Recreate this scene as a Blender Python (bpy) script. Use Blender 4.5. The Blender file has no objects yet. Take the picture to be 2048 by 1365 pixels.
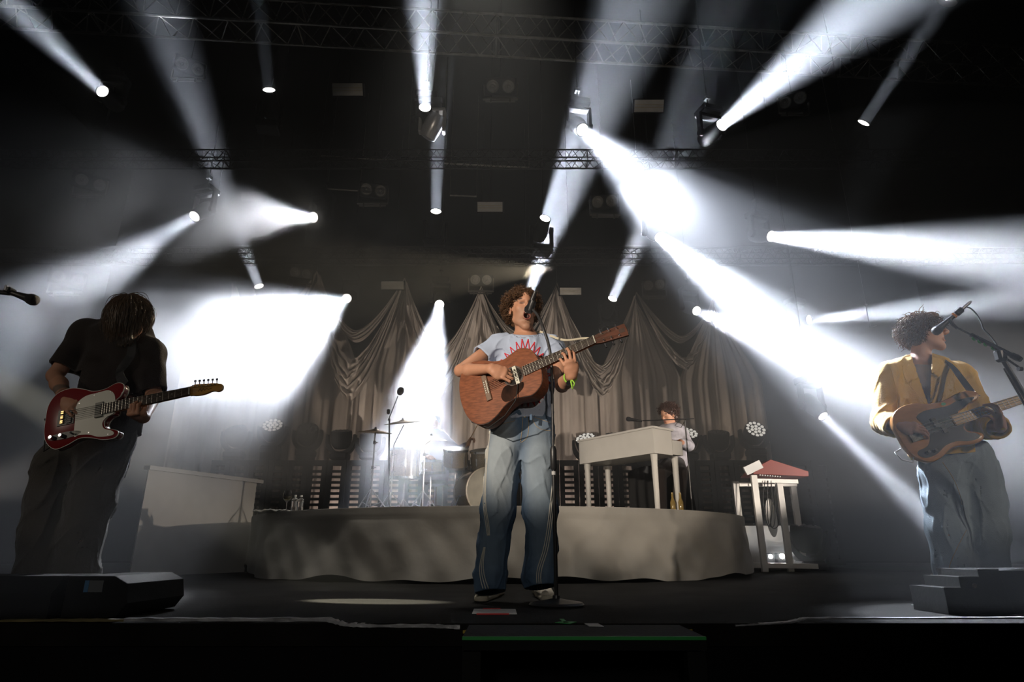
import bpy, math, random
import numpy as np
from mathutils import Vector, Matrix, Quaternion

# ---------------------------------------------------------------- camera, world, light, exposure
SC = bpy.context.scene
COL = SC.collection
F, TH, CZ = 1247.0, math.radians(18.5), 0.27
CT, ST = math.cos(TH), math.sin(TH)
cam_data = bpy.data.cameras.new('camera')
cam = bpy.data.objects.new('camera', cam_data)
COL.objects.link(cam)
cam_data.sensor_width = 36
cam_data.lens = 36 * F / 2048
cam_data.clip_start = 0.02
cam.location = (0, 0, CZ)
cam.rotation_euler = (math.radians(90) + TH, 0, 0)
SC.camera = cam
world = bpy.data.worlds.new('night')
SC.world = world
world.use_nodes = True
world.node_tree.nodes['Background'].inputs[0].default_value = (0.10, 0.12, 0.16, 1)
world.node_tree.nodes['Background'].inputs[1].default_value = 0.012
SC.view_settings.view_transform = 'Standard'
SC.view_settings.look = 'None'
SC.view_settings.exposure = 0.0
SC.view_settings.gamma = 1.0
SC.view_settings.use_curve_mapping = False
SC.cycles.volume_bounces = 0
SC.cycles.use_adaptive_sampling = True
SC.cycles.adaptive_threshold = 0.04
SC.cycles.adaptive_min_samples = 36
SC.cycles.max_bounces = 4
SC.cycles.diffuse_bounces = 1
SC.cycles.glossy_bounces = 1
SC.cycles.transmission_bounces = 4
SC.cycles.transparent_max_bounces = 12
SC.cycles.volume_step_rate = 0.6
SC.cycles.sample_clamp_indirect = 4.0

def P(px, py, Y):
    """the point at forward distance Y seen at a pixel of the 2048 x 1365 frame"""
    r = px - 1024.0
    u = 682.5 - py
    t = Y / (F * CT - u * ST)
    return Vector((r * t, Y, CZ + (F * ST + u * CT) * t))

def PF(px, py, z=0.0):
    r = px - 1024.0
    u = 682.5 - py
    t = (z - CZ) / (F * ST + u * CT)
    return Vector((r * t, (F * CT - u * ST) * t, z))

def spot(name, loc, target, energy, half_deg, blend=0.1, radius=0.1, color=(1, 1, 1), parent=None):
    ld = bpy.data.lights.new(name, 'SPOT')
    ld.energy = energy
    ld.spot_size = 2 * math.radians(half_deg)
    ld.spot_blend = blend
    ld.shadow_soft_size = radius
    ld.color = color
    o = bpy.data.objects.new(name, ld)
    COL.objects.link(o)
    o.location = loc
    o.rotation_euler = (Vector(loc) - Vector(target)).to_track_quat('Z', 'Y').to_euler()
    if parent is not None:
        o.parent = parent
        o.matrix_parent_inverse = parent.matrix_world.inverted()
    return o

# side and front of house lights outside the frame, plus added fill lights
WARM = (1.0, 0.86, 0.70)
KEYS = [
    # name, location, target, energy, half angle, blend, radius, colour
    ('key_light_singer', (-5.2, -3.6, 2.6), (0.16, 3.6, 1.86), 3400, 9.3, 0.35, 0.06, WARM),
('front_wash_light', (1.6, -7.5, 0.95), (0.3, 12.4, 5.55), 700, 14.5, 0.12, 0.08, WARM),
    ('added_curtain_light', (-3.1, 12.3, .15), (-2.9, 12.9, 1.3), 60, 60, .6, .05, (1, .84, .76)),  # added, unseen: brightens the cloth behind the slats, left part
    ('added_curtain_light', (1.4, 12.3, .15), (1.6, 12.9, 1.3), 60, 60, .6, .05, (1, .84, .76)),  # the same added light for the right part
    ('added_wash_left', (-8.0, 8.6, 0.9), (0.6, 12.7, 3.9), 1900, 17, 0.3, 0.10, (1, .90, .80)),  # added wash to brighten the gauze while missing the singer
    ('added_wash_right', (7.4, 3.6, 0.75), (-1.2, 12.6, 3.7), 3600, 15, 0.3, 0.10, (1, .90, .80)),  # its added counterpart from the right, also only for the gauze
    ('side_light_right', (9.0, 2.2, 1.70), (-2.7, 7.3, 1.75), 1250, 11, 0.35, 0.06, WARM),
    ('key_light_bassist', (7.4, -3.0, 3.2), (2.6, 3.7, 1.55), 520, 9, 0.35, 0.06, WARM),
    ('added_rim_guitarist', (0.6, 8.6, 4.3), (-2.15, 3.35, 1.66), 1300, 5.0, 0.4, 0.05, (1, .82, .55)),  # added to strengthen the rim on the guitarist's hair, no lamp there
    ('key_light_guitarist', (-7.0, -.6, 2.7), (-2.25, 3.4, 1.25), 110, 9.5, 0.4, 0.06, WARM),
    ('riser_fill_light', (-1.2, -7.0, 3.0), (-0.5, 5.6, 0.25), 330, 13.5, 0.6, 0.5, (1.0, 0.93, 0.82)),  # added fill that lifts the skirt of the riser
    ('riser_top_fill', (-0.3, 4.7, 7.4), (-0.3, 5.45, 0.3), 1000, 21, 0.7, 0.3, (1.0, 0.93, 0.82)),  # added overhead fill, lifts the skirt without hitting the players
]
for (_n, _l, _t, _e, _h, _b, _r, _c) in KEYS:
    spot(_n, _l, _t, _e, _h, _b, _r, _c)

# ---------------------------------------------------------------- object helpers
def tag(o, label=None, cat=None, group=None, kind=None):
    if label: o['label'] = label
    if cat: o['category'] = cat
    if group: o['group'] = group
    if kind: o['kind'] = kind
    return o

def empty(name, loc, label=None, cat=None, group=None):
    o = bpy.data.objects.new(name, None)
    COL.objects.link(o)
    o.location = loc
    o.empty_display_size = 0.05
    bpy.context.view_layer.update()
    return tag(o, label, cat, group)

def link(name, me, mat, parent=None, smooth=False):
    """link mesh data given in world space; with a parent the vertices move into the parent's space"""
    if mat is not None:
        me.materials.append(mat)
    o = bpy.data.objects.new(name, me)
    COL.objects.link(o)
    if parent is not None:
        o.parent = parent
        o.matrix_parent_inverse = world_of(parent).inverted()
    if smooth:
        me.polygons.foreach_set('use_smooth', [True] * len(me.polygons))
    return o

def world_of(o):
    m = o.matrix_basis.copy()
    if o.parent is not None:
        m = world_of(o.parent) @ o.matrix_parent_inverse @ m
    return m

def frame(d, up=Vector((0, 0, 1))):
    """3x3 with z along d"""
    z = Vector(d).normalized()
    x = up.cross(z)
    if x.length < 1e-4:
        x = Vector((1, 0, 0)).cross(z)
    x.normalize()
    y = z.cross(x)
    return Matrix((x, y, z)).transposed()

class MB:
    """collects shapes for ONE mesh"""
    def __init__(s):
        s.v, s.f = [], []
    def add(s, vs, fs):
        b = len(s.v)
        s.v += [tuple(v) for v in vs]
        s.f += [tuple(b + i for i in f) for f in fs]
        return s
    def box(s, c, size, R=None, bev=0.0):
        c = Vector(c); h = Vector(size) * 0.5
        R = R or Matrix.Identity(3)
        if bev <= 0:
            vs = [c + R @ Vector((x * h.x, y * h.y, z * h.z)) for x in (-1, 1) for y in (-1, 1) for z in (-1, 1)]
            return s.add(vs, [(0, 1, 3, 2), (4, 6, 7, 5), (0, 4, 5, 1), (2, 3, 7, 6), (0, 2, 6, 4), (1, 5, 7, 3)])
        b = min(bev, h.x * .9, h.y * .9, h.z * .9)
        # chamfered box: inset corners, 24 vertices
        vs, idx = [], {}
        for sx in (-1, 1):
            for sy in (-1, 1):
                for sz in (-1, 1):
                    for ax in range(3):
                        p = [sx * (h.x - b), sy * (h.y - b), sz * (h.z - b)]
                        p[ax] += (sx, sy, sz)[ax] * b
                        idx[(sx, sy, sz, ax)] = len(vs)
                        vs.append(c + R @ Vector(p))
        fs = []
        for ax in range(3):
            o1, o2 = [(1, 2), (2, 0), (0, 1)][ax]
            for sg in (-1, 1):
                q = []
                for a_, b_ in ((-1, -1), (1, -1), (1, 1), (-1, 1)):
                    k = [0, 0, 0]; k[ax] = sg; k[o1] = a_; k[o2] = b_
                    q.append(idx[(k[0], k[1], k[2], ax)])
                fs.append(q if sg > 0 else q[::-1])
        for ax in range(3):
            o1, o2 = [(1, 2), (2, 0), (0, 1)][ax]
            for a_ in (-1, 1):
                for b_ in (-1, 1):
                    k0 = [0, 0, 0]; k0[o1] = a_; k0[o2] = b_; k1 = list(k0); k0[ax] = -1; k1[ax] = 1
                    q = [idx[(*k0, o1)], idx[(*k1, o1)], idx[(*k1, o2)], idx[(*k0, o2)]]
                    fs.append(q if a_ * b_ > 0 else q[::-1])
        for sx in (-1, 1):
            for sy in (-1, 1):
                for sz in (-1, 1):
                    q = [idx[(sx, sy, sz, a_)] for a_ in range(3)]
                    fs.append(q if sx * sy * sz > 0 else q[::-1])
        return s.add(vs, fs)
    def tube(s, pts, r, n=8, caps=True, flat=1.0, up=Vector((0, 0, 1))):
        pts = [Vector(p) for p in pts]
        m = len(pts)
        rs = r if isinstance(r, (list, tuple)) else [r] * m
        vs = []
        t0 = (pts[1] - pts[0]).normalized()
        x = up.cross(t0)
        if x.length < 1e-3: x = Vector((1, 0, 0)).cross(t0)
        x.normalize()
        for i, p in enumerate(pts):
            t = (pts[min(i + 1, m - 1)] - pts[max(i - 1, 0)])
            t = t.normalized() if t.length > 1e-9 else t0
            x = (x - t * x.dot(t))
            if x.length < 1e-6: x = t.orthogonal()
            x.normalize()
            y = t.cross(x)
            for k in range(n):
                a = 2 * math.pi * k / n
                vs.append(p + x * (math.cos(a) * rs[i]) + y * (math.sin(a) * rs[i] * flat))
        fs = [(i * n + k, i * n + (k + 1) % n, (i + 1) * n + (k + 1) % n, (i + 1) * n + k) for i in range(m - 1) for k in range(n)]
        if caps:
            fs += [tuple(range(n))[::-1], tuple((m - 1) * n + k for k in range(n))]
        return s.add(vs, fs)
    def lathe(s, prof, c, d=(0, 0, 1), n=24, caps=True, sy=1.0):
        """prof: (radius, height) list turned about the axis d through c"""
        c = Vector(c); R = frame(d)
        vs, fs = [], []
        for (r, h) in prof:
            for k in range(n):
                a = 2 * math.pi * k / n
                vs.append(c + R @ Vector((r * math.cos(a), r * math.sin(a) * sy, h)))
        m = len(prof)
        fs = [(i * n + k, i * n + (k + 1) % n, (i + 1) * n + (k + 1) % n, (i + 1) * n + k) for i in range(m - 1) for k in range(n)]
        if caps:
            fs += [tuple(range(n))[::-1], tuple((m - 1) * n + k for k in range(n))]
        return s.add(vs, fs)
    def rod(s, a, b, r, n=8):
        return s.tube([a, b], r, n)
    def prism(s, outline, M, z0, z1, bev=0.0):
        """outline (x, y) in the frame M (4x4), from z0 to z1, with small bevels"""
        n = len(outline)
        cx = sum(p[0] for p in outline) / n; cy = sum(p[1] for p in outline) / n
        def inset(d):
            out = []
            for i in range(n):
                p0, p1, p2 = outline[i - 1], outline[i], outline[(i + 1) % n]
                tx, ty = p2[0] - p0[0], p2[1] - p0[1]
                L = math.hypot(tx, ty) or 1
                out.append((p1[0] - ty / L * d * ORI, p1[1] + tx / L * d * ORI))
            return out
        area = sum(outline[i][0] * outline[(i + 1) % n][1] - outline[(i + 1) % n][0] * outline[i][1] for i in range(n))
        ORI = 1 if area > 0 else -1
        if ORI < 0:
            outline = outline[::-1]; ORI = 1
        rings = [(inset(bev), z0), (outline, z0 + bev), (outline, z1 - bev), (inset(bev), z1)] if bev > 0 else [(outline, z0), (outline, z1)]
        if bev > 0:
            rings.insert(1, (inset(bev * .3), z0 + bev * .3)); rings.insert(-1, (inset(bev * .3), z1 - bev * .3))
        vs = [M @ Vector((x, y, z)) for (o_, z) in rings for (x, y) in o_]
        m = len(rings)
        fs = [(i * n + k, i * n + (k + 1) % n, (i + 1) * n + (k + 1) % n, (i + 1) * n + k) for i in range(m - 1) for k in range(n)]
        fs += [tuple(range(n))[::-1], tuple((m - 1) * n + k for k in range(n))]
        return s.add(vs, fs)
    def build(s, name, mat, parent=None, smooth=False):
        me = bpy.data.meshes.new(name)
        me.from_pydata(s.v, [], s.f)
        o = link(name, me, mat, parent, smooth)
        if smooth == 'auto':
            me.polygons.foreach_set('use_smooth', [True] * len(me.polygons))
            try:
                me.set_sharp_from_angle(angle=math.radians(35))
            except Exception:
                pass
        return o

def copy_tree(o, parent=None):
    c = o.copy(); COL.objects.link(c)
    if parent is not None:
        c.parent = parent
        c.matrix_parent_inverse = o.matrix_parent_inverse.copy()
    for ch in list(o.children):
        copy_tree(ch, c)
    return c

def catmull(pts, n=6, closed=True):
    out = []
    m = len(pts)
    rng = range(m) if closed else range(m - 1)
    for i in rng:
        if closed:
            p0, p1, p2, p3 = pts[i - 1], pts[i], pts[(i + 1) % m], pts[(i + 2) % m]
        else:
            p0, p1, p2, p3 = pts[max(i - 1, 0)], pts[i], pts[i + 1], pts[min(i + 2, m - 1)]
        for k in range(n):
            t = k / n
            out.append(tuple(0.5 * (2 * b + (c - a) * t + (2 * a - 5 * b + 4 * c - d) * t * t + (-a + 3 * b - 3 * c + d) * t ** 3) for a, b, c, d in zip(p0, p1, p2, p3)))
    if not closed:
        out.append(tuple(pts[-1]))
    return out

# ---------------------------------------------------------------- materials
def mat(name, color=(.5, .5, .5), rough=.6, metal=0.0, spec=.5, noise=0.0, nscale=20.0, bump=0.0, bscale=60.0, color2=None,
        emit=None, estr=1.0, sheen=0.0, stretch=None, coat=0.0, ndetail=3.0, sss=0.0, trans=0.0, lo=.35, hi=.65):
    m = bpy.data.materials.new(name)
    m.use_nodes = True
    nt = m.node_tree
    b = nt.nodes['Principled BSDF']
    b.inputs['Base Color'].default_value = (*color, 1)
    b.inputs['Roughness'].default_value = rough
    b.inputs['Metallic'].default_value = metal
    b.inputs['Specular IOR Level'].default_value = spec
    b.inputs['Coat Weight'].default_value = coat
    b.inputs['Sheen Weight'].default_value = sheen
    b.inputs['Transmission Weight'].default_value = trans
    if sss:
        b.inputs['Subsurface Weight'].default_value = sss
        b.inputs['Subsurface Radius'].default_value = (.012, .005, .003)
        b.inputs['Subsurface Scale'].default_value = 1.0
    if emit:
        b.inputs['Emission Color'].default_value = (*emit, 1)
        b.inputs['Emission Strength'].default_value = estr
    tc = nt.nodes.new('ShaderNodeTexCoord')
    vec = tc.outputs['Object']
    if stretch:
        mp = nt.nodes.new('ShaderNodeMapping')
        mp.inputs['Scale'].default_value = stretch
        nt.links.new(vec, mp.inputs[0]); vec = mp.outputs[0]
    if noise or color2:
        n = nt.nodes.new('ShaderNodeTexNoise')
        n.inputs['Scale'].default_value = nscale
        n.inputs['Detail'].default_value = ndetail
        nt.links.new(vec, n.inputs['Vector'])
        r = nt.nodes.new('ShaderNodeMapRange')
        r.inputs[1].default_value = lo; r.inputs[2].default_value = hi
        nt.links.new(n.outputs[0], r.inputs[0])
        mx = nt.nodes.new('ShaderNodeMix'); mx.data_type = 'RGBA'
        c2 = color2 or tuple(c * (1 - noise) for c in color)
        mx.inputs[6].default_value = (*color, 1); mx.inputs[7].default_value = (*c2, 1)
        nt.links.new(r.outputs[0], mx.inputs[0])
        nt.links.new(mx.outputs[2], b.inputs['Base Color'])
    if bump:
        n2 = nt.nodes.new('ShaderNodeTexNoise')
        n2.inputs['Scale'].default_value = bscale
        n2.inputs['Detail'].default_value = 4
        nt.links.new(vec, n2.inputs['Vector'])
        bp = nt.nodes.new('ShaderNodeBump')
        bp.inputs['Strength'].default_value = bump
        bp.inputs['Distance'].default_value = .01
        nt.links.new(n2.outputs[0], bp.inputs['Height'])
        nt.links.new(bp.outputs[0], b.inputs['Normal'])
    return m

def emission(name, color, strength):
    m = bpy.data.materials.new(name); m.use_nodes = True
    nt = m.node_tree; nt.nodes.clear()
    o = nt.nodes.new('ShaderNodeOutputMaterial'); e = nt.nodes.new('ShaderNodeEmission')
    e.inputs[0].default_value = (*color, 1); e.inputs[1].default_value = strength
    nt.links.new(e.outputs[0], o.inputs[0])
    return m

M = {}
M['black'] = mat('black_paint', (.006, .006, .006), .75, spec=.15, bump=.1)
M['matte_black'] = mat('matte_black_cloth', (.006, .006, .007), .95, spec=.1, bump=.2, bscale=200)
M['black_plastic'] = mat('black_plastic', (.018, .018, .02), .38, bump=.05)
M['rubber'] = mat('rubber', (.012, .012, .012), .7)
M['chrome'] = mat('chrome', (.75, .76, .78), .18, metal=1.0)
M['steel'] = mat('steel', (.35, .35, .37), .35, metal=1.0)
M['alu'] = mat('aluminium_tube', (.20, .19, .17), .45, metal=.8, noise=.4, nscale=9)
M['dark_alu'] = mat('dark_truss_tube', (.008, .0075, .007), .7, metal=.0, spec=.2, noise=.4, nscale=9)
M['white_paint'] = mat('white_paint', (.62, .60, .57), .45, noise=.06, nscale=5, bump=.03)
M['gold'] = mat('gold_metal', (.75, .55, .25), .3, metal=1.0)
M['bronze'] = mat('cymbal_bronze', (.45, .32, .16), .32, metal=1.0, noise=.3, nscale=30)
M['green_tape'] = mat('green_tape', (.012, .26, .045), .6)
M['red_tape'] = mat('red_tape', (.6, .03, .03), .6)
M['yellow_tape'] = mat('yellow_tape', (.42, .30, .02), .6, noise=.3, nscale=14)
M['paper'] = mat('paper', (.60, .60, .60), .7, noise=.1, nscale=8)
M['lens_glow'] = emission('lit_lens', (1.0, .98, .92), 6.0)
M['lens_soft'] = emission('lit_lens_soft', (1.0, .97, .9), 1.3)
M['lens_dead'] = mat('unlit_lens', (.10, .10, .11), .2, spec=.9, noise=.5, nscale=60)
# ---------------------------------------------------------------- solid modelling by signed distance
def _v(a): return np.array(a, dtype=np.float32)

class Cone:
    def __init__(s, a, b, ra, rb, side=None, w=1.0, k=0.02):
        s.a, s.b, s.ra, s.rb, s.k, s.w = _v(a), _v(b), float(ra), float(rb), k, w
        s.side = None
        if side is not None:
            sd = _v(side); s.side = sd / np.linalg.norm(sd)
        R = max(ra, rb) * max(w, 1)
        s.lo = np.minimum(s.a, s.b) - R; s.hi = np.maximum(s.a, s.b) + R
    def d(s, X, Y, Z):
        ba = s.b - s.a; L2 = float(ba @ ba) + 1e-12
        px, py, pz = X - s.a[0], Y - s.a[1], Z - s.a[2]
        h = np.clip((px * ba[0] + py * ba[1] + pz * ba[2]) / L2, 0, 1)
        qx, qy, qz = px - ba[0] * h, py - ba[1] * h, pz - ba[2] * h
        if s.side is not None:
            sd = s.side
            t = (qx * sd[0] + qy * sd[1] + qz * sd[2]) * (1 / s.w - 1)
            qx, qy, qz = qx + sd[0] * t, qy + sd[1] * t, qz + sd[2] * t
        return np.sqrt(qx * qx + qy * qy + qz * qz) - (s.ra + (s.rb - s.ra) * h)

class Ell:
    def __init__(s, c, r, R=None, k=0.02):
        s.c, s.r, s.k = _v(c), _v(r), k
        s.R = None if R is None else np.array(R, dtype=np.float32)
        m = float(max(r))
        e = _v(r) if s.R is None else _v([m] * 3)
        s.lo = s.c - e; s.hi = s.c + e
    def d(s, X, Y, Z):
        x, y, z = X - s.c[0], Y - s.c[1], Z - s.c[2]
        if s.R is not None:
            R = s.R
            x, y, z = (R[0, 0] * x + R[1, 0] * y + R[2, 0] * z, R[0, 1] * x + R[1, 1] * y + R[2, 1] * z, R[0, 2] * x + R[1, 2] * y + R[2, 2] * z)
        a, b, c = s.r
        k0 = np.sqrt((x / a) ** 2 + (y / b) ** 2 + (z / c) ** 2)
        k1 = np.sqrt((x / a / a) ** 2 + (y / b / b) ** 2 + (z / c / c) ** 2) + 1e-9
        return k0 * (k0 - 1) / k1

def chain(pts, rs, side=None, ws=None, k=0.02):
    out = []
    for i in range(len(pts) - 1):
        w = 1.0 if ws is None else .5 * (ws[i] + ws[i + 1])
        out.append(Cone(pts[i], pts[i + 1], rs[i], rs[i + 1], side, w, k))
    return out

_rg = np.random.RandomState(5)
_NW = [(_rg.normal(size=3).astype(np.float32), float(_rg.uniform(0, 6.28))) for _ in range(24)]
def snoise(X, Y, Z, scale, i0=0, n=6):
    t = 0
    for w, ph in _NW[i0:i0 + n]:
        t = t + np.sin((X * w[0] + Y * w[1] + Z * w[2]) * scale + ph)
    return t / n

def ridges(amp, sx=1.0, sz=.45, scale=32, i0=0, n=4):
    """sharp crease-like folds"""
    def f(X, Y, Z):
        a = np.abs(snoise(X * sx, Y * sx, Z * sz, scale, i0, n)); b = np.abs(snoise(X * sx + Z * .35, Y * sx, Z * sz - X * .3, scale * 1.9, i0 + 5, n))
        return -amp * np.exp(-a * 9) - amp * .45 * np.exp(-b * 8)
    return f

def sdf_mesh(name, add, vox, sub=(), cuts=(), shell=0.0, disp=None, post=None):
    lo = np.min([p.lo for p in add], axis=0) - 3 * vox - .01
    hi = np.max([p.hi for p in add], axis=0) + 3 * vox + .01
    n = np.ceil((hi - lo) / vox).astype(int) + 1
    ax = [lo[i] + vox * np.arange(n[i], dtype=np.float32) for i in range(3)]
    D = np.full(n, 0.2, dtype=np.float32)
    def region(p, m):
        a = np.maximum(np.floor((p.lo - m - lo) / vox).astype(int), 0)
        b = np.minimum(np.ceil((p.hi + m - lo) / vox).astype(int) + 1, n)
        return a, b
    for op, lst in ((1, add), (-1, sub)):
        for p in lst:
            mg = max(p.k, .02) + 2 * vox + shell
            a, b = region(p, mg)
            if (b <= a).any(): continue
            sl = tuple(slice(a[i], b[i]) for i in range(3))
            X = ax[0][sl[0]][:, None, None]; Y = ax[1][sl[1]][None, :, None]; Z = ax[2][sl[2]][None, None, :]
            d = p.d(X, Y, Z)
            cur = D[sl]
            if op > 0:
                h = np.maximum(p.k - np.abs(cur - d), 0) / max(p.k, 1e-6)
                D[sl] = np.minimum(cur, d) - h * h * p.k * .25
            else:
                d = -d
                h = np.maximum(p.k - np.abs(cur - d), 0) / max(p.k, 1e-6)
                D[sl] = np.maximum(cur, d) + h * h * p.k * .25
    X = ax[0][:, None, None]; Y = ax[1][None, :, None]; Z = ax[2][None, None, :]
    if disp is not None:
        D += disp(X, Y, Z).astype(np.float32)
    if shell > 0:
        D = np.maximum(D, -(D + shell))
    for c in cuts:
        (pc, nc) = c[:2]
        nn = Vector(nc).normalized(); pc = Vector(pc)
        pl = ((X - pc.x) * nn.x + (Y - pc.y) * nn.y + (Z - pc.z) * nn.z)
        if len(c) > 2:        # only cut near this point, within a radius
            r = c[2]
            rr = np.sqrt((X - pc.x) ** 2 + (Y - pc.y) ** 2 + (Z - pc.z) ** 2) - r
            pl = np.minimum(pl, -rr)
        D = np.maximum(D, pl)
    D[0] = D[-1] = .1; D[:, 0] = D[:, -1] = .1; D[:, :, 0] = D[:, :, -1] = .1
    ins = D < 0
    s = np.zeros(tuple(np.array(ins.shape) - 1), dtype=np.uint8)
    cs = [(i, j, k) for i in (0, 1) for j in (0, 1) for k in (0, 1)]
    def corner(A, c):
        return A[c[0]:A.shape[0] - 1 + c[0], c[1]:A.shape[1] - 1 + c[1], c[2]:A.shape[2] - 1 + c[2]]
    for c in cs: s += corner(ins, c)
    act = (s > 0) & (s < 8)
    I = np.argwhere(act)
    idx = np.full(act.shape, -1, dtype=np.int64)
    idx[act] = np.arange(len(I))
    vals = {c: D[I[:, 0] + c[0], I[:, 1] + c[1], I[:, 2] + c[2]] for c in cs}
    acc = np.zeros((len(I), 3)); cnt = np.zeros(len(I))
    for c in cs:
        for ax_ in range(3):
            if c[ax_] == 0:
                c2 = list(c); c2[ax_] = 1; c2 = tuple(c2)
                a_, b_ = vals[c], vals[c2]
                m = (a_ < 0) != (b_ < 0)
                t = a_[m] / (a_[m] - b_[m])
                pt = np.tile(np.array(c, dtype=float), (m.sum(), 1)); pt[:, ax_] = t
                acc[m] += pt; cnt[m] += 1
    V = (acc / cnt[:, None] + I) * vox + lo
    faces = []
    for ax_ in range(3):
        o1, o2 = [(1, 2), (2, 0), (0, 1)][ax_]
        a0 = [slice(None)] * 3; a1 = [slice(None)] * 3
        a0[ax_] = slice(0, -1); a1[ax_] = slice(1, None)
        A, B = ins[tuple(a0)], ins[tuple(a1)]
        E = np.argwhere(A != B)
        E = E[(E[:, o1] > 0) & (E[:, o2] > 0) & (E[:, o1] < ins.shape[o1] - 1) & (E[:, o2] < ins.shape[o2] - 1)]
        flip = A[E[:, 0], E[:, 1], E[:, 2]]
        def cell(d1, d2):
            q = E.copy(); q[:, o1] -= d1; q[:, o2] -= d2
            return idx[q[:, 0], q[:, 1], q[:, 2]]
        q = np.stack([cell(1, 1), cell(0, 1), cell(0, 0), cell(1, 0)], axis=1)
        q[~flip] = q[~flip][:, ::-1]
        faces.append(q)
    Q = np.concatenate(faces)
    Q = Q[(Q >= 0).all(axis=1)]
    if post is not None: V = post(V)
    me = bpy.data.meshes.new(name)
    me.vertices.add(len(V)); me.vertices.foreach_set('co', V.astype(np.float32).ravel())
    me.loops.add(Q.size); me.loops.foreach_set('vertex_index', Q.astype(np.int32).ravel())
    me.polygons.add(len(Q)); me.polygons.foreach_set('loop_start', np.arange(0, Q.size, 4, dtype=np.int32))
    me.polygons.foreach_set('use_smooth', np.ones(len(Q), dtype=bool))
    me.update(calc_edges=True)
    return me

def paint(me, rules, base):
    """per-vertex colour of the thing itself: rules = (centre, radii, colour, softness)"""
    n = len(me.vertices)
    co = np.zeros(n * 3, dtype=np.float32); me.vertices.foreach_get('co', co); co = co.reshape(-1, 3)
    colr = np.tile(np.array([*base, 1], dtype=np.float32), (n, 1))
    for (c, r, cc, soft) in rules:
        d = np.sqrt((((co - np.array(c)) / np.array(r)) ** 2).sum(1))
        w = np.clip((1 + soft - d) / max(soft, 1e-3), 0, 1)[:, None] * (cc[3] if len(cc) > 3 else 1)
        colr[:, :3] = colr[:, :3] * (1 - w) + np.array(cc[:3]) * w
    at = me.color_attributes.new('tone', 'FLOAT_COLOR', 'POINT')
    at.data.foreach_set('color', colr.ravel())

def attr_mat(name, rough=.5, sss=.15, bump=.15, bscale=250, noise=.15):
    m = mat(name, (.5, .5, .5), rough, bump=bump, bscale=bscale, sss=sss)
    nt = m.node_tree
    a = nt.nodes.new('ShaderNodeVertexColor'); a.layer_name = 'tone'
    n = nt.nodes.new('ShaderNodeTexNoise'); n.inputs['Scale'].default_value = 30; n.inputs['Detail'].default_value = 3
    tc = nt.nodes.new('ShaderNodeTexCoord'); nt.links.new(tc.outputs['Object'], n.inputs['Vector'])
    mr = nt.nodes.new('ShaderNodeMapRange'); mr.inputs[3].default_value = 1 - noise; mr.inputs[4].default_value = 1 + noise
    nt.links.new(n.outputs[0], mr.inputs[0])
    mx = nt.nodes.new('ShaderNodeVectorMath'); mx.operation = 'SCALE'
    nt.links.new(a.outputs[0], mx.inputs[0]); nt.links.new(mr.outputs[0], mx.inputs['Scale'])
    nt.links.new(mx.outputs[0], nt.nodes['Principled BSDF'].inputs['Base Color'])
    return m
# ---------------------------------------------------------------- the place
M['deck'] = mat('stage_carpet', (.011, .0105, .010), .9, spec=.12, noise=.5, nscale=3, bump=.5, bscale=120)
M['pit'] = mat('pit_floor', (.006, .006, .006), .9, spec=.1, noise=.4, nscale=4)
M['rig_black'] = mat('black_drape_wall', (.004, .004, .0045), 1, spec=0, bump=.2, bscale=8)
M['skirt'] = mat('riser_cloth', (.33, .315, .29), .9, spec=.1, noise=.18, nscale=2.5, bump=.35, bscale=7, sheen=.2)
M['gauze'] = mat('gauze_cloth', (.66, .57, .50), .9, spec=.1, noise=.25, nscale=2.2, bump=.5, bscale=16, sheen=.2, stretch=(1, 1, .5))

def structure(o): o['kind'] = 'structure'; return o

FLOOR_Y0 = 2.62
structure(MB().box((0, (FLOOR_Y0 + 14.2) / 2, -.04), (20, 14.2 - FLOOR_Y0, .08)).build('floor', M['deck']))
structure(MB().box((0, FLOOR_Y0 + .03, -.66), (20, .04, 1.15)).build('trim_1', M['matte_black']))
structure(MB().box((0, -1, -1.30), (20, 9.4, .1)).build('ground', M['pit']))
structure(MB().box((0, 14.3, 4.5), (20.4, .15, 11)).build('wall_back', M['rig_black']))
structure(MB().box((-10.1, 5.2, 4.2), (.15, 18, 11)).build('wall_left', M['rig_black']))
structure(MB().box((10.1, 5.2, 4.2), (.15, 18, 11)).build('wall_right', M['rig_black']))
structure(MB().box((0, 8, 9.9), (20.4, 12.6, .15)).build('ceiling', M['rig_black']))

# taped edge of the stage deck, with the torn ends that the tape shows
def edge_tape(name, pts, m, w=.035, th=.004, label=None, parent=None):
    pts3 = []
    for (px, py) in pts:
        p = P(px, py, FLOOR_Y0 + .0)
        pts3.append(Vector((p.x, FLOOR_Y0 - .005, p.z)))
    b = MB()
    rs = random.Random(len(pts))
    vs = []
    dense = []
    for i in range(len(pts3) - 1):
        for k in range(8): dense.append(pts3[i].lerp(pts3[i + 1], k / 8))
    dense.append(pts3[-1])
    for i, p in enumerate(dense):
        h = w * (.5 + .5 * rs.random()) * .35
        vs += [p + Vector((0, -.004, h)), p + Vector((0, -.004, -h * .6)), p + Vector((0, .03, -h * .6)), p + Vector((0, .03, h))]
    fs = []
    for i in range(len(dense) - 1):
        for k in range(4):
            fs.append((i * 4 + k, i * 4 + (k + 1) % 4, i * 4 + 4 + (k + 1) % 4, i * 4 + 4 + k))
    b.add(vs, fs + [(0, 1, 2, 3), tuple(len(vs) - 4 + k for k in range(4))[::-1]])
    return tag(b.build(name, m, parent), label, 'tape')

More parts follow.
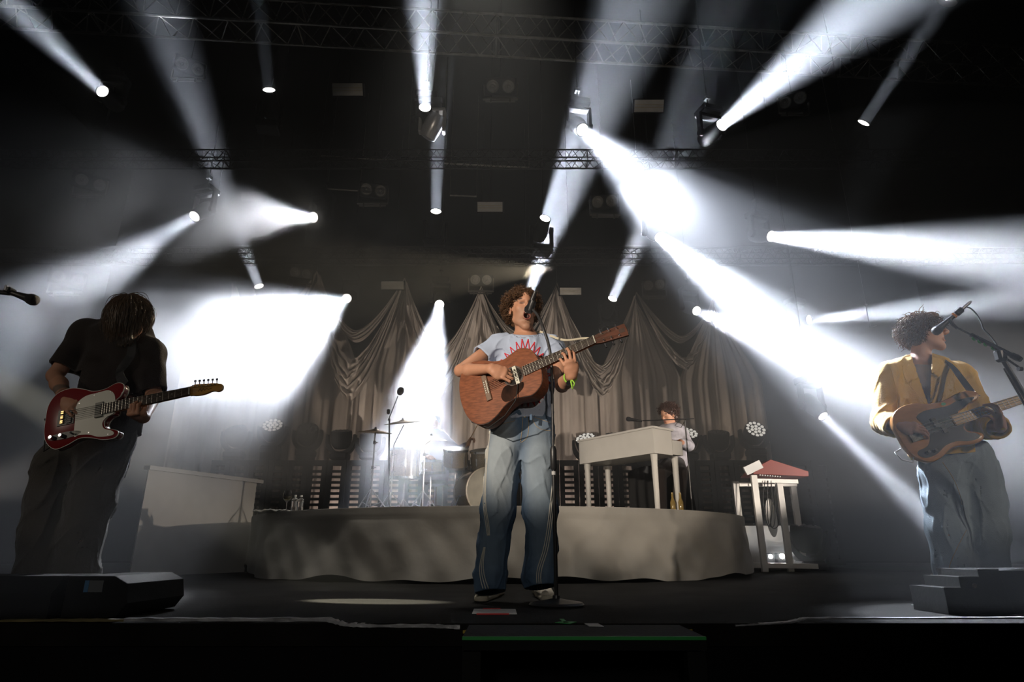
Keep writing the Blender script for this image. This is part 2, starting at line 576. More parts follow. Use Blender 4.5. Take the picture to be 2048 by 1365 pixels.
M['edge_tape'] = mat('silver_edge_tape', (.42, .43, .46), .35, spec=.8, noise=.7, nscale=9, bump=.4, bscale=40)
M['edge_dull'] = mat('dull_edge_tape', (.16, .13, .05), .6, noise=.5, nscale=5)
edge_tape('edge_tape', [(0, 1243), (120, 1242), (250, 1242)], M['edge_dull'], w=.02, label='dull yellowish tape along the stage lip below the left wedge monitor')
edge_tape('edge_tape', [(250, 1241), (440, 1241), (655, 1241), (690, 1251), (740, 1253), (860, 1253), (920, 1256)], M['edge_tape'], w=.03, label='silver tape with a torn step along the stage lip left of the singer')
edge_tape('edge_tape', [(1470, 1252), (1530, 1249), (1580, 1246), (1612, 1238), (1750, 1238), (2048, 1237), (2200, 1237)], M['edge_tape'], w=.013, label='thin silver tape along the stage lip in front of the bassist')

# ---------------------------------------------------------------- round drum riser with its cloth skirt
RC, RR, RZ = Vector((-.16, 8.48, 0)), 3.0, .62
riser = empty('drum_riser', RC, 'low round drum riser with a grey cloth skirt behind the singer', 'riser')
MB().lathe([(RR - .06, 0.10), (RR - .05, RZ - .02), (RR - .05, RZ - .015)], RC, n=96).build('platform', M['matte_black'], riser)
MB().lathe([(RR - .02, RZ - .012), (RR + .005, RZ - .004), (RR - .005, RZ + .004), (RR - .06, RZ + .006)], RC, n=128).build('top_cloth', M['skirt'], riser, smooth='auto')
rs = random.Random(3)
def ripple(a, z, seed=0.0):
    v = 0
    for k, (n, amp, tw) in enumerate(((7, .016, .5), (13, .010, -1.1), (23, .008, 2.0), (41, .006, -3.1), (67, .0035, 5.0))):
        v += amp * math.sin(n * a + tw * z * 3 + k * 2.1 + 1.7 * math.sin(a * 3 + k) + seed)
    return v
NA, NZ = 520, 26
vs, fs = [], []
for i in range(NA):
    a = 2 * math.pi * i / NA
    hem = .022 + .022 * math.sin(a * 9 + 1) + .02 * math.sin(a * 23 + 2) * math.sin(a * 4)
    # the hem is hitched up behind the singer's feet and at the left end
    px_a = math.atan2(math.sin(a + math.pi / 2), math.cos(a + math.pi / 2))
    hem += .05 * math.exp(-((px_a + .02) / .12) ** 2) + .06 * math.exp(-((px_a + 1.12) / .12) ** 2)
    hem = max(hem, .004)
    for j in range(NZ + 1):
        v = j / NZ
        z = RZ + (hem - RZ) * v
        low = max(0, v - .12)
        r = RR + .012 + ripple(a, z) * min(1, low * 3.0) + .03 * low ** 2
        if v < .13: r = RR + .016
        elif v < .16: r = RR + .012
        r += .05 * max(0, v - .85) * math.sin(a * 31 + math.sin(a * 7) * 2)
        vs.append(RC + Vector((r * math.cos(a), r * math.sin(a), z)))
for i in range(NA):
    for j in range(NZ):
        a0 = i * (NZ + 1) + j; b0 = ((i + 1) % NA) * (NZ + 1) + j
        fs.append((a0, a0 + 1, b0 + 1, b0))
MB().add(vs, fs).build('skirt', M['skirt'], riser, smooth=True)

# ---------------------------------------------------------------- gauze backdrop: hanging tails and swags
CY = 12.75
peaks = [(470, 572), (638, 548), (812, 562), (963, 578), (1113, 572), (1270, 590), (1425, 600)]
tops = [P(x, y, CY) for x, y in peaks]
def tail(i, label):
    p = tops[i]
    seed = i * 1.7
    wl = (p.x - tops[i - 1].x) * .5 if i > 0 else .9
    wr = (tops[i + 1].x - p.x) * .5 if i < len(tops) - 1 else .9
    NU, NV = 90, 60
    vs, fs = [], []
    zb = .05
    for j in range(NV + 1):
        v = j / NV
        z = p.z + (zb - p.z) * v
        q = min(1.0, v / .34)
        sp = .012 + 1.0 * (q * .72 + .28 * q * q * (3 - 2 * q)) + .03 * max(0, v - .34)
        for k in range(NU + 1):
            u = k / NU * 2 - 1
            x = p.x + (u * wl if u < 0 else u * wr) * sp
            amp = .012 + .085 * min(1, v * 2.2)
            d = math.sin(u * 15 + seed + .8 * math.sin(u * 5 + seed)) * .55 + math.sin(u * 31 + seed * 2 + v * 2) * .25 + math.sin(u * 53 + v * 3 + seed) * .12
            y = CY + .10 * abs(u) + amp * d
            vs.append(Vector((x, y, z)))
    for j in range(NV):
        for k in range(NU):
            a0 = j * (NU + 1) + k
            fs.append((a0, a0 + 1, a0 + NU + 2, a0 + NU + 1))
    o = MB().add(vs, fs).build('gauze_curtain', M['gauze'], None, smooth=True)
    MB().rod((p.x, CY, p.z - .03), (p.x, 12.50, 6.34), .006, 6).build('hanging_cord', M['black'], o)
    return tag(o, label, 'curtain', 'gauze curtains gathered to points on the backdrop')
names = ['gauze curtain gathered to a point above the leftmost floor lights', 'gauze curtain whose peak hangs left of the bright wide lamp beam',
         'gauze curtain whose peak hangs above the bright downward beam over the drums', 'gauze curtain behind the head of the singer', 'gauze curtain just right of the head of the singer',
         'gauze curtain with a tall peak behind the tip of the acoustic guitar headstock', 'gauze curtain behind the keyboard player at the right end of the backdrop']
for i in range(len(tops)): tail(i, names[i])

def swag(i, sags, label, crumple):
    a, b = tops[i], tops[i + 1]
    g = random.Random(i)
    root = empty('curtain_swag', ((a.x + b.x) / 2, CY - .1, min(a.z, b.z) - 1), label, 'curtain', 'gauze swags looped between the curtain peaks')
    for (s0, s1, fwd, nm, rough) in sags:
        NU, NV = 110, 46
        vs, fs = [], []
        for j in range(NV + 1):
            v = j / NV
            for k in range(NU + 1):
                u = k / NU
                sag = (s0 + (s1 - s0) * v)
                t = 4 * u * (1 - u)
                shape = t ** (.85 if not rough else 1.15)
                shape = (1 - abs(2 * u - 1) ** 1.65)
                z = a.z + (b.z - a.z) * u - sag * shape
                x = a.x + (b.x - a.x) * (u + .02 * math.sin(7 * v + i) * t)
                fold = .05 * math.sin(v * 34 + 3 * math.sin(u * 5 + i) + i) * t
                cr = 0
                if rough:
                    cr = .045 * t * (math.sin(u * 38 + v * 21 + i) * math.sin(v * 27 - u * 25 + 2 * i) + .6 * math.sin(u * 71 - v * 44) * math.sin(v * 60 + u * 30))
                y = CY - .12 - fwd * t + fold + cr - .05 * math.sin(v * math.pi)
                vs.append(Vector((x, y, z + cr * .8)))
        for j in range(NV):
            for k in range(NU):
                a0 = j * (NU + 1) + k
                fs.append((a0, a0 + 1, a0 + NU + 2, a0 + NU + 1))
        MB().add(vs, fs).build(nm, M['gauze'], root, smooth=True)
    for q in (a, b): MB().rod((q.x, CY - .12, q.z), (q.x, 12.46, 6.34), .005, 6).build('hanging_cord', M['black'], root)
up_sag = lambda px, py, i: (tops[i].z + tops[i + 1].z) / 2 - P(px, py, CY - .2).z
for i, (y0, y1, y2, y3, lb) in {
    0: (655, 690, 760, 800, 'faint gauze swag left of the wide beam'),
    1: (664, 688, 726, 806, 'crumpled gauze swag between the two tallest peaks left of the drums'),
    2: (700, 716, 760, 800, 'gauze swag lying behind the bright downward beam'),
    3: (668, 690, 740, 780, 'narrow gauze swag hidden behind the singer'),
    4: (735, 752, 762, 800, 'crumpled gauze swag behind the fretting hand of the singer'),
    5: (676, 690, 722, 745, 'smooth double gauze swag right of the acoustic headstock')}.items():
    px = (peaks[i][0] + peaks[i + 1][0]) / 2
    swag(i, [(up_sag(px, y0, i), up_sag(px, y1, i), .18, 'upper_swag', False), (up_sag(px, y2, i), up_sag(px, y3, i), .30, 'lower_swag', True)], lb, True)

# ---------------------------------------------------------------- slatted panels behind the riser
PY_ = 12.15
def slat_panel(x, y, ang, w=.36, h=1.9):
    R = Matrix.Rotation(ang, 3, 'Z')
    root = empty('slatted_panel', (x, y, 0))
    c = Vector((x, y, 0))
    b = MB()
    for sx in (-1, 1):
        b.box(c + R @ Vector((sx * (w / 2 - .045), 0, h / 2)), (.09, .07, h), R)
    b.box(c + R @ Vector((0, 0, h - .05)), (w, .08, .10), R); b.box(c + R @ Vector((0, 0, .05)), (w, .08, .1), R)
    b.build('panel_frame', M['black'], root)
    b = MB()
    z = .14
    while z < h - .12:
        b.box(c + R @ Vector((0, 0, z)), (w - .16, .05, .048), R)
        z += .1035
    b.build('slats', M['black'], root)
    return root
xs = [(444 + k * 37.0, 12.15) for k in range(9)] + [(1098 + k * 37.5, 12.15) for k in range(15)]
gp = 'slatted black panels standing behind the riser'
lab = 'slatted black panel behind the riser with pale cloth showing between its slats'
x0 = P(440, 950, 12.15).x
k = 0
while True:
    x = x0 + .372 * k
    px = 1024 + x / (12.15 / (F * CT + 260 * ST))
    if px > 1660: break
    ang = 0
    o = slat_panel(x, 12.15 - (.0 if k < 8 else 0), ang)
    tag(o, lab, 'panel', gp)
    k += 1

# haze filling the stage house
def haze_mat(name, dens, noise=None, colr=(.93, .96, 1.0), center=None, rad=None, aniso=.6, lo=.38, hi=.68, stretch=(1, 1, 1), off=(0, 0, 0), detail=4.0, dist=0.0):
    m = bpy.data.materials.new(name); m.use_nodes = True
    nt = m.node_tree; nt.nodes.clear()
    out = nt.nodes.new('ShaderNodeOutputMaterial'); v = nt.nodes.new('ShaderNodeVolumeScatter')
    v.inputs['Color'].default_value = (*colr, 1); v.inputs['Density'].default_value = dens; v.inputs['Anisotropy'].default_value = aniso
    nt.links.new(v.outputs[0], out.inputs['Volume'])
    if noise:
        g = nt.nodes.new('ShaderNodeNewGeometry')
        mp = nt.nodes.new('ShaderNodeMapping'); mp.inputs['Scale'].default_value = stretch; mp.inputs['Location'].default_value = off
        nt.links.new(g.outputs['Position'], mp.inputs[0])
        n = nt.nodes.new('ShaderNodeTexNoise'); n.inputs['Scale'].default_value = noise; n.inputs['Detail'].default_value = detail
        n.inputs['Distortion'].default_value = dist
        nt.links.new(mp.outputs[0], n.inputs['Vector'])
        mr = nt.nodes.new('ShaderNodeMapRange'); mr.inputs[1].default_value = lo; mr.inputs[2].default_value = hi; mr.inputs[4].default_value = dens
        nt.links.new(n.outputs[0], mr.inputs[0])
        res = mr.outputs[0]
        if center is not None:
            d = nt.nodes.new('ShaderNodeTexCoord')
            l = nt.nodes.new('ShaderNodeVectorMath'); l.operation = 'LENGTH'; nt.links.new(d.outputs['Object'], l.inputs[0])
            f = nt.nodes.new('ShaderNodeMapRange'); f.inputs[1].default_value = 1.0; f.inputs[2].default_value = .45; f.interpolation_type = 'SMOOTHSTEP'
            nt.links.new(l.outputs['Value'], f.inputs[0])
            mu = nt.nodes.new('ShaderNodeMath'); mu.operation = 'MULTIPLY'
            nt.links.new(res, mu.inputs[0]); nt.links.new(f.outputs[0], mu.inputs[1]); res = mu.outputs[0]
        nt.links.new(res, v.inputs['Density'])
    return m
HAZE_D = .013
hz = MB().box((0, 8.15, 4.9), (19.6, 11.9, 9.7)).build('haze', haze_mat('stage_haze', HAZE_D))
tag(hz, 'thin even haze filling the whole stage house', 'haze', kind='stuff')
def smoke(c, rad, dens, noise, label, d=None, **kw):
    """a cloud of smoke: an ellipsoid whose density thins out towards its border"""
    b = MB()
    n = 16
    prof = [(math.sin(math.pi * i / n), -math.cos(math.pi * i / n)) for i in range(n + 1)]
    prof[0] = (.001, -1); prof[-1] = (.001, 1)
    b.lathe(prof, (0, 0, 0), n=24)
    o = b.build('smoke', haze_mat('smoke', dens, noise, center=True, **kw))
    o.location = c; o.scale = rad
    if d is not None: o.rotation_euler = Vector(d).to_track_quat('Z', 'Y').to_euler()
    return tag(o, label, 'smoke', kind='stuff')
# ---------------------------------------------------------------- rig: trusses, pipes, lamps
def truss(p0, p1, size, label, n=None, rr=.024, mt='alu'):
    p0, p1 = Vector(p0), Vector(p1)
    d = (p1 - p0).normalized()
    side = Vector((0, 0, 1)).cross(d).normalized(); up = Vector((0, 0, 1))
    root = empty('lighting_truss', (p0 + p1) / 2, label, 'truss')
    offs = [(-1, -1), (1, -1), (1, 1), (-1, 1)]
    for (a, b) in offs:
        o = side * (a * size / 2) + up * (b * size / 2)
        MB().rod(p0 + o, p1 + o, rr, 8).build('chord', M[mt], root)
    L = (p1 - p0).length
    n = n or int(L / (size * 1.15))
    b_ = MB()
    for f in range(4):
        oa, ob = offs[f], offs[(f + 1) % 4]
        for k in range(n):
            s = p0 + d * (L * k / n); e = p0 + d * (L * (k + 1) / n); m = (s + e) / 2
            A = lambda p, o: p + side * (o[0] * size / 2) + up * (o[1] * size / 2)
            b_.rod(A(s, oa), A(m, ob), rr * .42, 5); b_.rod(A(m, ob), A(e, oa), rr * .42, 5)
            if k % 6 == 0: b_.rod(A(s, oa), A(s, ob), rr * .5, 5)
    b_.build('bracing', M[mt], root)
    return root
tilt = math.tan(math.radians(4.4))
def row(Y, z, xa=-9.98, xb=9.98): return (xa, Y + tilt * (xa + 3), z), (xb, Y + tilt * (xb + 3), z)
truss(*row(8.23, 8.60), .46, 'wide aluminium truss crossing the top of the picture')
truss((-10.0, 8.28, 6.02), (10.0, 8.28, 6.02), .20, 'thin dark truss carrying the front row of lamps, under the wide one', mt='dark_alu', rr=.012)
truss((-10.0, 9.86, 5.14), (10.0, 9.86, 5.14), .20, 'dim truss carrying the middle row of lamps', mt='dark_alu', rr=.012)
truss((-10.0, 12.42, 6.4), (10.0, 12.42, 6.4), .30, 'dim truss above the peaks of the gauze curtains', mt='dark_alu')
for (a, b, Y, lb) in [((640, 312), (815, 323), 10.6, 'short dark pipe left of the lit lamp body'), ((886, 327), (1058, 336), 10.6, 'dark pipe right of the lit lamp body'), ((655, 378), (720, 382), 11.2, 'short pipe at the pair of round lamps left of centre'),
                      ((900, 391), (953, 393), 11.2, 'short pipe beside the striped panel lamp above the singer')]:
    m_ = MB().rod(P(*a, Y), P(*b, Y + .1), .02, 6)
    for q in (P(*a, Y), P(*b, Y + .1)): m_.rod(q, Vector((q.x, q.y, 9.84)), .004, 4)
    tag(m_.build('rigging_pipe', M['alu']), lb, 'pipe')

def disc_beam(name, loc, d, energy, half, r, color, parent):
    ld = bpy.data.lights.new(name, 'AREA')
    ld.shape = 'DISK'; ld.size = 2 * r; ld.spread = 2 * math.radians(half)
    ld.energy = energy * (1 - math.cos(math.radians(half))) * .6
    ld.color = color
    o = bpy.data.objects.new(name, ld)
    COL.objects.link(o)
    o.location = loc
    o.rotation_euler = (-d).to_track_quat('Z', 'Y').to_euler()
    o.parent = parent
    o.matrix_parent_inverse = world_of(parent).inverted()
M['head_black'] = mat('lamp_housing', (.0045, .0045, .005), .65, spec=.12, bump=.05)
M['glow_tube'] = M['lens_glow']
LR = .094
def moving_head(px, py, Y, tx, ty, c, s, energy, label, hung=True, glow=None, color=(.82, .88, 1.0), rpx=None, blend=.12, group='beam lamps hanging over the stage', lr=LR, cone_extra=0, beam=True):
    L = P(px, py, Y)
    camp = Vector((0, 0, CZ))
    v = (camp - L).normalized()
    r0 = -v
    r1 = (P(tx, ty, Y) - camp).normalized()
    w = (r1 - r0 * r1.dot(r0)).normalized()
    d = (v * c + w * math.sqrt(1 - c * c)).normalized()
    a = math.degrees(math.atan(s * math.sqrt(1 - c * c)))
    hung = d.z < .12
    # the pivot of the head sits .27 m behind the lens
    piv = L - d * .27
    up = Vector((0, 0, 1)) * (1 if hung else -1)
    base = piv + up * .42
    root = empty('moving_head_lamp', base, label, 'stage lamp', group)
    pan = Vector((d.x, d.y, 0))
    pan = pan.normalized() if pan.length > .05 else Vector((0, -1, 0))
    ax = Vector((0, 0, 1)).cross(pan)            # tilt axis
    R = Matrix((ax, pan, Vector((0, 0, 1)))).transposed()
    MB().box(base, (.36, .30, .12), R, bev=.02).build('base', M['head_black'], root)
    b = MB()
    b.box(base - up * .09, (.40, .12, .06), R, bev=.015)
    for sx in (-1, 1):
        b.box(piv + ax * (sx * .19) + up * .165, (.05, .13, .40), R, bev=.02)
        b.lathe([(.065, -.03), (.065, .03)], piv + ax * (sx * .19), ax, n=16)
    b.build('yoke', M['head_black'], root)
    if hung:
        b = MB(); b.rod(base + up * .06, Vector((base.x, base.y, 9.84)), .010, 6); b.box(base + up * .28, (.08, .08, .06), R)
        b.build('clamp', M['black'], root)
    else:
        q = base + ax * .10 - pan * .20
        b = MB(); b.rod(base - pan * .10, q, .02, 8); b.rod(q, Vector((q.x, q.y, 9.84)), .008, 6)
        b.build('clamp', M['black'], root)
    hd = MB().lathe([(.06, -.22), (.12, -.20), (.135, -.10), (.135, .02), (.115, .12), (.108, .22), (lr + .014, .262), (lr + .014, .276), (lr, .278), (lr, .262), (.02, .260)], piv, d, n=28, caps=True).build('lamp_body', M['head_black'], root, smooth='auto')
    MB().lathe([(lr * .985, 0), (lr * .8, .006), (lr * .5, .011), (.004, .014)], L - d * .006, d, n=28).build('lens', glow or M['lens_glow'], hd, smooth='auto')
    if beam:
        wide = s >= .3
        disc_beam('lamp_beam', L + d * .012, d, energy * (.45 if wide else 1), a * (1.15 if wide else 1.25), lr * .97, color, root)
        if wide: spot('lamp_beam', L + d * .035, L + d * 2, energy * .55, a, .12, .03, color, root)
    return root, L, d

BEAMS = [
    # px, py, Y, toward px, py, c, fan slope, energy, label
    (205, 183, 8.2, 20, 5, 0.80, .125, 11480, 'beam lamp at the top left whose beam rises to the corner'),
    (538, 180, 8.2, 520, 20, 0.45, .05, 2730, 'beam lamp with the faint narrow upright beam right of the top left corner'),
    (850, 215, 8.2, 847, 20, 0.72, .145, 23400, 'beam lamp with the bright upright beam nearest the top centre'),
    (872, 423, 9.8, 882, 60, 0.55, .065, 29400, 'beam lamp in the middle row shining straight up past a lit lamp body'),
    (1090, 437, 9.8, 1188, 150, 0.62, .085, 41600, 'beam lamp above the right side of the hair of the singer'),
    (1056, 592, 12.0, 1165, 300, 0.60, .13, 63139, 'beam lamp just behind the hair of the singer, shining up to the right'),
    (1165, 260, 8.2, 1420, 480, 0.95, .34, 18500, 'beam lamp pouring the widest beam down to the right'),
    (1320, 475, 9.8, 1500, 615, 0.90, .20, 17000, 'beam lamp inside the wide beam, second brightest beam on the right'),
    (1225, 598, 12.0, 1300, 430, 0.62, .13, 39000, 'back row beam lamp right of the guitar headstock, beam rising right'),
    (1443, 251, 8.2, 1720, 20, 0.68, .19, 40180, 'beam lamp whose broad beam rises to the top right edge'),
    (1727, 246, 8.2, 1890, 0, 0.35, .055, 12000, 'grey beam lamp nearest the upper right corner'),
    (1542, 473, 9.8, 1950, 510, 0.75, .145, 24960, 'middle row beam lamp shining level to the right edge'),
    (1618, 640, 12.0, 1950, 608, 0.60, .095, 23400, 'back row beam lamp shining level towards the head of the bassist'),
    (1393, 622, 12.0, 1620, 715, 0.86, .20, 13120, 'back row beam lamp shining down right under the widest beam'),
    (389, 433, 9.8, 200, 545, 0.75, .20, 10500, 'middle row beam lamp shining down left over the guitarist'),
    (627, 435, 9.8, 500, 432, 0.84, .40, 1500, 'middle row beam lamp with a short flared beam pointing left'),
    (518, 573, 12.0, 395, 250, 0.55, .105, 31980, 'back row beam lamp with a long thin beam leaning up left'),
    (694, 597, 12.0, 470, 722, 0.97, .56, 14000, 'back row beam lamp flooding the smoke behind the guitarist'),
    (879, 609, 12.0, 835, 850, 0.93, .265, 17000, 'back row beam lamp pouring down over the drum kit'),
]
for i, (px, py, Y, tx, ty, c, s, e, lb) in enumerate(BEAMS):
    rt, L_, d_ = moving_head(px, py, Y, tx, ty, c, s, e, lb)
    if i == 3: BEAM4 = (L_, d_)
    if i == 15:
        smoke(L_ + d_ * 1.1, (.8, .8, 1.6), 1.0, 2.2, 'small patch of smoke glowing in front of the lamp that points left', d=d_, lo=.30, hi=.62, detail=5)
moving_head(1646, 833, 9.6, 1880, 1055, 0.62, .10, 6500, 'single low beam lamp shining down right below the bassist elbow', lr=.075)
# smoke banks
smoke((-3.6, 8.5, 3.1), (3.3, 4.5, 2.8), .55, 1.0, 'thick bank of smoke glowing behind the left guitarist', lo=.38, hi=.64, detail=5)
smoke((5.0, 8.6, 3.0), (5.2, 3.9, 3.0), .075, 0, 'soft bank of smoke filling the right side of the stage')
smoke((-1.0, 7.1, 1.6), (1.15, 1.8, 1.15), .40, 1.6, 'wisps of smoke drifting over the drum kit', lo=.35, hi=.68, detail=4)
# floor pool
spot('pool_light', (-7.6, 5.3, 3.3), (-.77, 3.70, 0), 26000, 1.35, .3, .03, (1, .92, .70))

# wash lamps with many small lenses standing on the panel wall
def wash_head(px, py, Y, tx, ty, c, lit, label, energy=0, s=.1):
    L = P(px, py, Y); v = (Vector((0, 0, CZ)) - L).normalized()
    r1 = (P(tx, ty, Y) - Vector((0, 0, CZ))).normalized()
    w = (r1 + v * (-v).dot(r1) * 1.0)
    w = (r1 - (-v) * r1.dot(-v)).normalized()
    d = (v * c + w * math.sqrt(1 - c * c)).normalized()
    piv = L - d * .16
    base = Vector((piv.x, piv.y, piv.z - .36))
    low = py > 1000
    if not low:
        base.z = max(base.z, 1.985)
    root = empty('wash_lamp', base - Vector((0, 0, .08)), label, 'stage lamp', 'multi-lens wash lamps standing on the panel wall')
    pan = Vector((d.x, d.y, 0)); pan = pan.normalized() if pan.length > .05 else Vector((0, -1, 0))
    pan = Vector((0, -1, 0)); ax = Vector((1, 0, 0))
    MB().box(base - Vector((0, 0, .01)), (.34, .30, .14), None, bev=.03).build('base', M['head_black'], root)
    fl = .0 if low else 1.903
    if base.z - .08 > fl + .004: MB().box((base.x, base.y, (base.z - .08 + fl) / 2), (.30, .26, base.z - .08 - fl), None).build('plinth', M['head_black'], root)
    b = MB()
    pts = []
    for k in range(13):
        a = math.pi * (k / 12)
        pts.append(piv + Vector((-math.cos(a) * .265, 0, -math.sin(a) * .30)))
    pts = [piv + Vector((-.262, 0, .08))] + pts + [piv + Vector((.262, 0, .08))]
    vs, fs = [], []
    for i, p in enumerate(pts):
        q = (p - piv); q.normalize()
        th = .04 + .05 * max(0, -q.z)
        for (o, yy) in ((-th / 2, -.08), (th / 2, -.08), (th / 2, .08), (-th / 2, .08)):
            vs.append(p + q * o + Vector((0, yy, 0)))
    for i in range(len(pts) - 1):
        for k in range(4): fs.append((i * 4 + k, i * 4 + (k + 1) % 4, i * 4 + 4 + (k + 1) % 4, i * 4 + 4 + k))
    fs += [(0, 1, 2, 3), tuple(len(vs) - 1 - k for k in range(4))]
    b.add(vs, fs).build('yoke', M['head_black'], root)
    hd = MB().lathe([(.04, -.20), (.13, -.185), (.185, -.12), (.20, -.02), (.205, .12), (.195, .155), (.19, .155), (.19, .145), (.01, .145)], piv, d, n=28).build('lamp_body', M['head_black'], root, smooth='auto')
    Rf = frame(d)
    b = MB()
    for (ring, n) in ((0, 1), (1, 6), (2, 12)):
        for k in range(n):
            a = 2 * math.pi * k / n + ring * .2
            r = ring * .078
            cc = piv + d * .148 + Rf @ Vector((r * math.cos(a), r * math.sin(a), 0))
            b.lathe([(.034, 0), (.030, .010), (.018, .018), (.003, .021)], cc, d, n=10)
    o = b.build('lens_cluster', M['led_on'] if lit else M['lens_dead'], hd, smooth='auto')
    if energy:
        spot('wash_beam', L + d * .05, L + d * 2, energy, math.degrees(math.atan(s * math.sqrt(1 - c * c))), .4, .15, (.85, .9, 1), root)
    return root
M['led_on'] = emission('lit_led_lens', (1.0, .95, .86), .85)
wash_head(470, 858, 12.1, 455, 800, .35, False, 'leftmost unlit wash lamp half lost in the bright beam edge')
wash_head(545, 850, 12.1, 535, 750, .62, True, 'lit wash lamp on the panel wall left of the drums', 700, .05)
wash_head(616, 856, 12.1, 620, 700, .55, False, 'unlit wash lamp with its lenses facing out, right of the lit one')
wash_head(683, 862, 12.1, 683, 700, .12, False, 'unlit wash lamp turned upward, third from the lit beam edge')
wash_head(741, 868, 12.1, 741, 700, .12, False, 'unlit wash lamp behind the leftmost cymbal')
wash_head(1170, 876, 12.1, 1120, 700, .45, True, 'lit wash lamp at the left end of the white piano', 500, .06)
wash_head(1232, 868, 12.1, 1232, 700, .12, False, 'wash lamp mostly hidden behind the white piano')
wash_head(1376, 866, 12.1, 1390, 760, .5, True, 'wash lamp behind the hands of the keyboard player')
wash_head(1437, 864, 12.1, 1437, 700, .2, False, 'unlit dark wash lamp right of the keyboard player')
wash_head(1512, 858, 12.1, 1560, 750, .70, True, 'lit wash lamp farthest right on the panel wall', 700, .08)

# pairs of round audience lamps
M['blinder_lens'] = mat('blinder_lens', (.13, .12, .105), .35, spec=.8, noise=.5, nscale=25)
M['blinder_ring'] = mat('blinder_rim', (.10, .095, .085), .4, metal=.6)
def blinder(px, py, Y, gap, label, bracket=True):
    c = P(px, py, Y)
    root = empty('blinder_lamp', c + Vector((0, 0, .2)), label, 'stage lamp', 'pairs of round audience lamps in the rig')
    d = (Vector((0, 0, CZ)) - c).normalized()
    R = frame(d)
    ax = R @ Vector((1, 0, 0)); upv = Vector((0, 0, 1))
    h = gap / 2
    MB().box(c - d * .09, (gap * 2.05, gap * 1.1, .12), R, bev=.03).build('housing', M['head_black'], root)
    for sx in (-1, 1):
        q = c + ax * (sx * h)
        rg = MB().lathe([(.095, -.03), (.105, .0), (.105, .02), (.092, .022), (.088, .0)], q, d, n=24, caps=False).build('lamp_ring', M['blinder_ring'], root, smooth='auto')
        MB().lathe([(.09, 0), (.065, -.008), (.055, .004), (.035, .008), (.03, -.002), (.018, .012), (.003, .014)], q, d, n=24).build('lamp_lens', M['blinder_lens'], rg, smooth='auto')
    if bracket:
        b = MB()
        q = c - upv * .26
        b.box(q, (gap * 2.2, .05, .03), None); b.box(q - Vector((0, 0, .05)), (gap * 1.9, .04, .015), None)
        for sx in (-.6, .6): b.box(q + Vector((sx * gap, -.02, -.05)), (.02, .02, .09), None); 
        for sx in (-1, 1): b.box(q + Vector((sx * gap * 1.07, 0, .14)), (.02, .03, .30), None)
        b.build('bracket', M['blinder_ring'], root)
    b = MB().rod(c - d * .1 + upv * .05, Vector(((c - d * .1).x, (c - d * .1).y, 9.84)), .008, 6); b.build('hanger', M['black'], root)
for (px, py, Y, g, lb) in [(1001, 173, 8.8, .27, 'pair of round lamps under the truss above the singer'), (747, 381, 9.75, .25, 'pair of round lamps left of the middle upright beam'), (1209, 403, 9.75, .25, 'pair of round lamps left of the widest beam'),
                           (962, 560, 11.95, .24, 'pair of round lamps directly above the gauze left of the singer'), (602, 546, 11.95, .24, 'pair of round lamps over the gauze beside the wide left beam'), (413, 520, 11.9, .26, 'pair of round lamps above the small smoke puff'),
                           (137, 557, 9.9, .28, 'dim pair of round lamps in the smoke left of the guitarist'), (182, 365, 9.75, .28, 'dim pair of round lamps on the dark left side'), (1308, 570, 11.95, .23, 'pair of round lamps between two beams right of the singer'),
                           (380, 133, 8.8, .26, 'dim pair of round lamps near the top between two left beams'), (1585, 200, 8.8, .24, 'dim pair of round lamps below the broad top right beam')]:
    blinder(px, py, Y, g, lb)
M['strobe_face'] = mat('strobe_panel', (.36, .34, .30), .4, noise=.15, nscale=10)
M['strobe_tube'] = mat('strobe_tube', (.30, .24, .12), .3)
for (px, py, Y, w, h, lb) in [(695, 179, 8.8, 60, 23, 'striped panel lamp near the top left of centre'), (1298, 212, 9.0, 58, 23, 'striped panel lamp near the top right of centre'), (980, 414, 9.7, 50, 19, 'striped panel lamp in the middle of the rig'),
                              (506, 393, 9.7, 46, 18, 'striped panel lamp half lost in the left beam'), (785, 571, 12.0, 44, 15, 'striped panel lamp beside the gauze peak over the drums'), (1141, 583, 12.0, 42, 14, 'striped panel lamp right of the head of the singer')]:
    c = P(px, py, Y); t = (P(px + 10, py, Y) - c).length / 10
    root = empty('strobe_panel', c, lb, 'stage lamp', 'striped panel lamps in the rig')
    d = (Vector((0, 0, CZ)) - c); d = Vector((0, d.y, d.z * .8)).normalized(); R = frame(d)
    W, H = w * t, h * t
    MB().box(c - d * .07, (W + .04, H + .04, .12), R, bev=.01).build('housing', M['head_black'], root)
    MB().box(c, (W, H, .015), R).build('face_panel', M['strobe_face'], root)
    b = MB()
    for q in (-.12, .12): b.box(c + R @ Vector((0, q * H, .008)), (W * .98, H * .05, .012), R)
    b.build('tube', M['strobe_tube'], root)
    MB().rod(c - d * .08 + Vector((0, 0, .08)), Vector(((c - d * .08).x, (c - d * .08).y, 9.84)), .008, 6).build('hanger', M['black'], root)
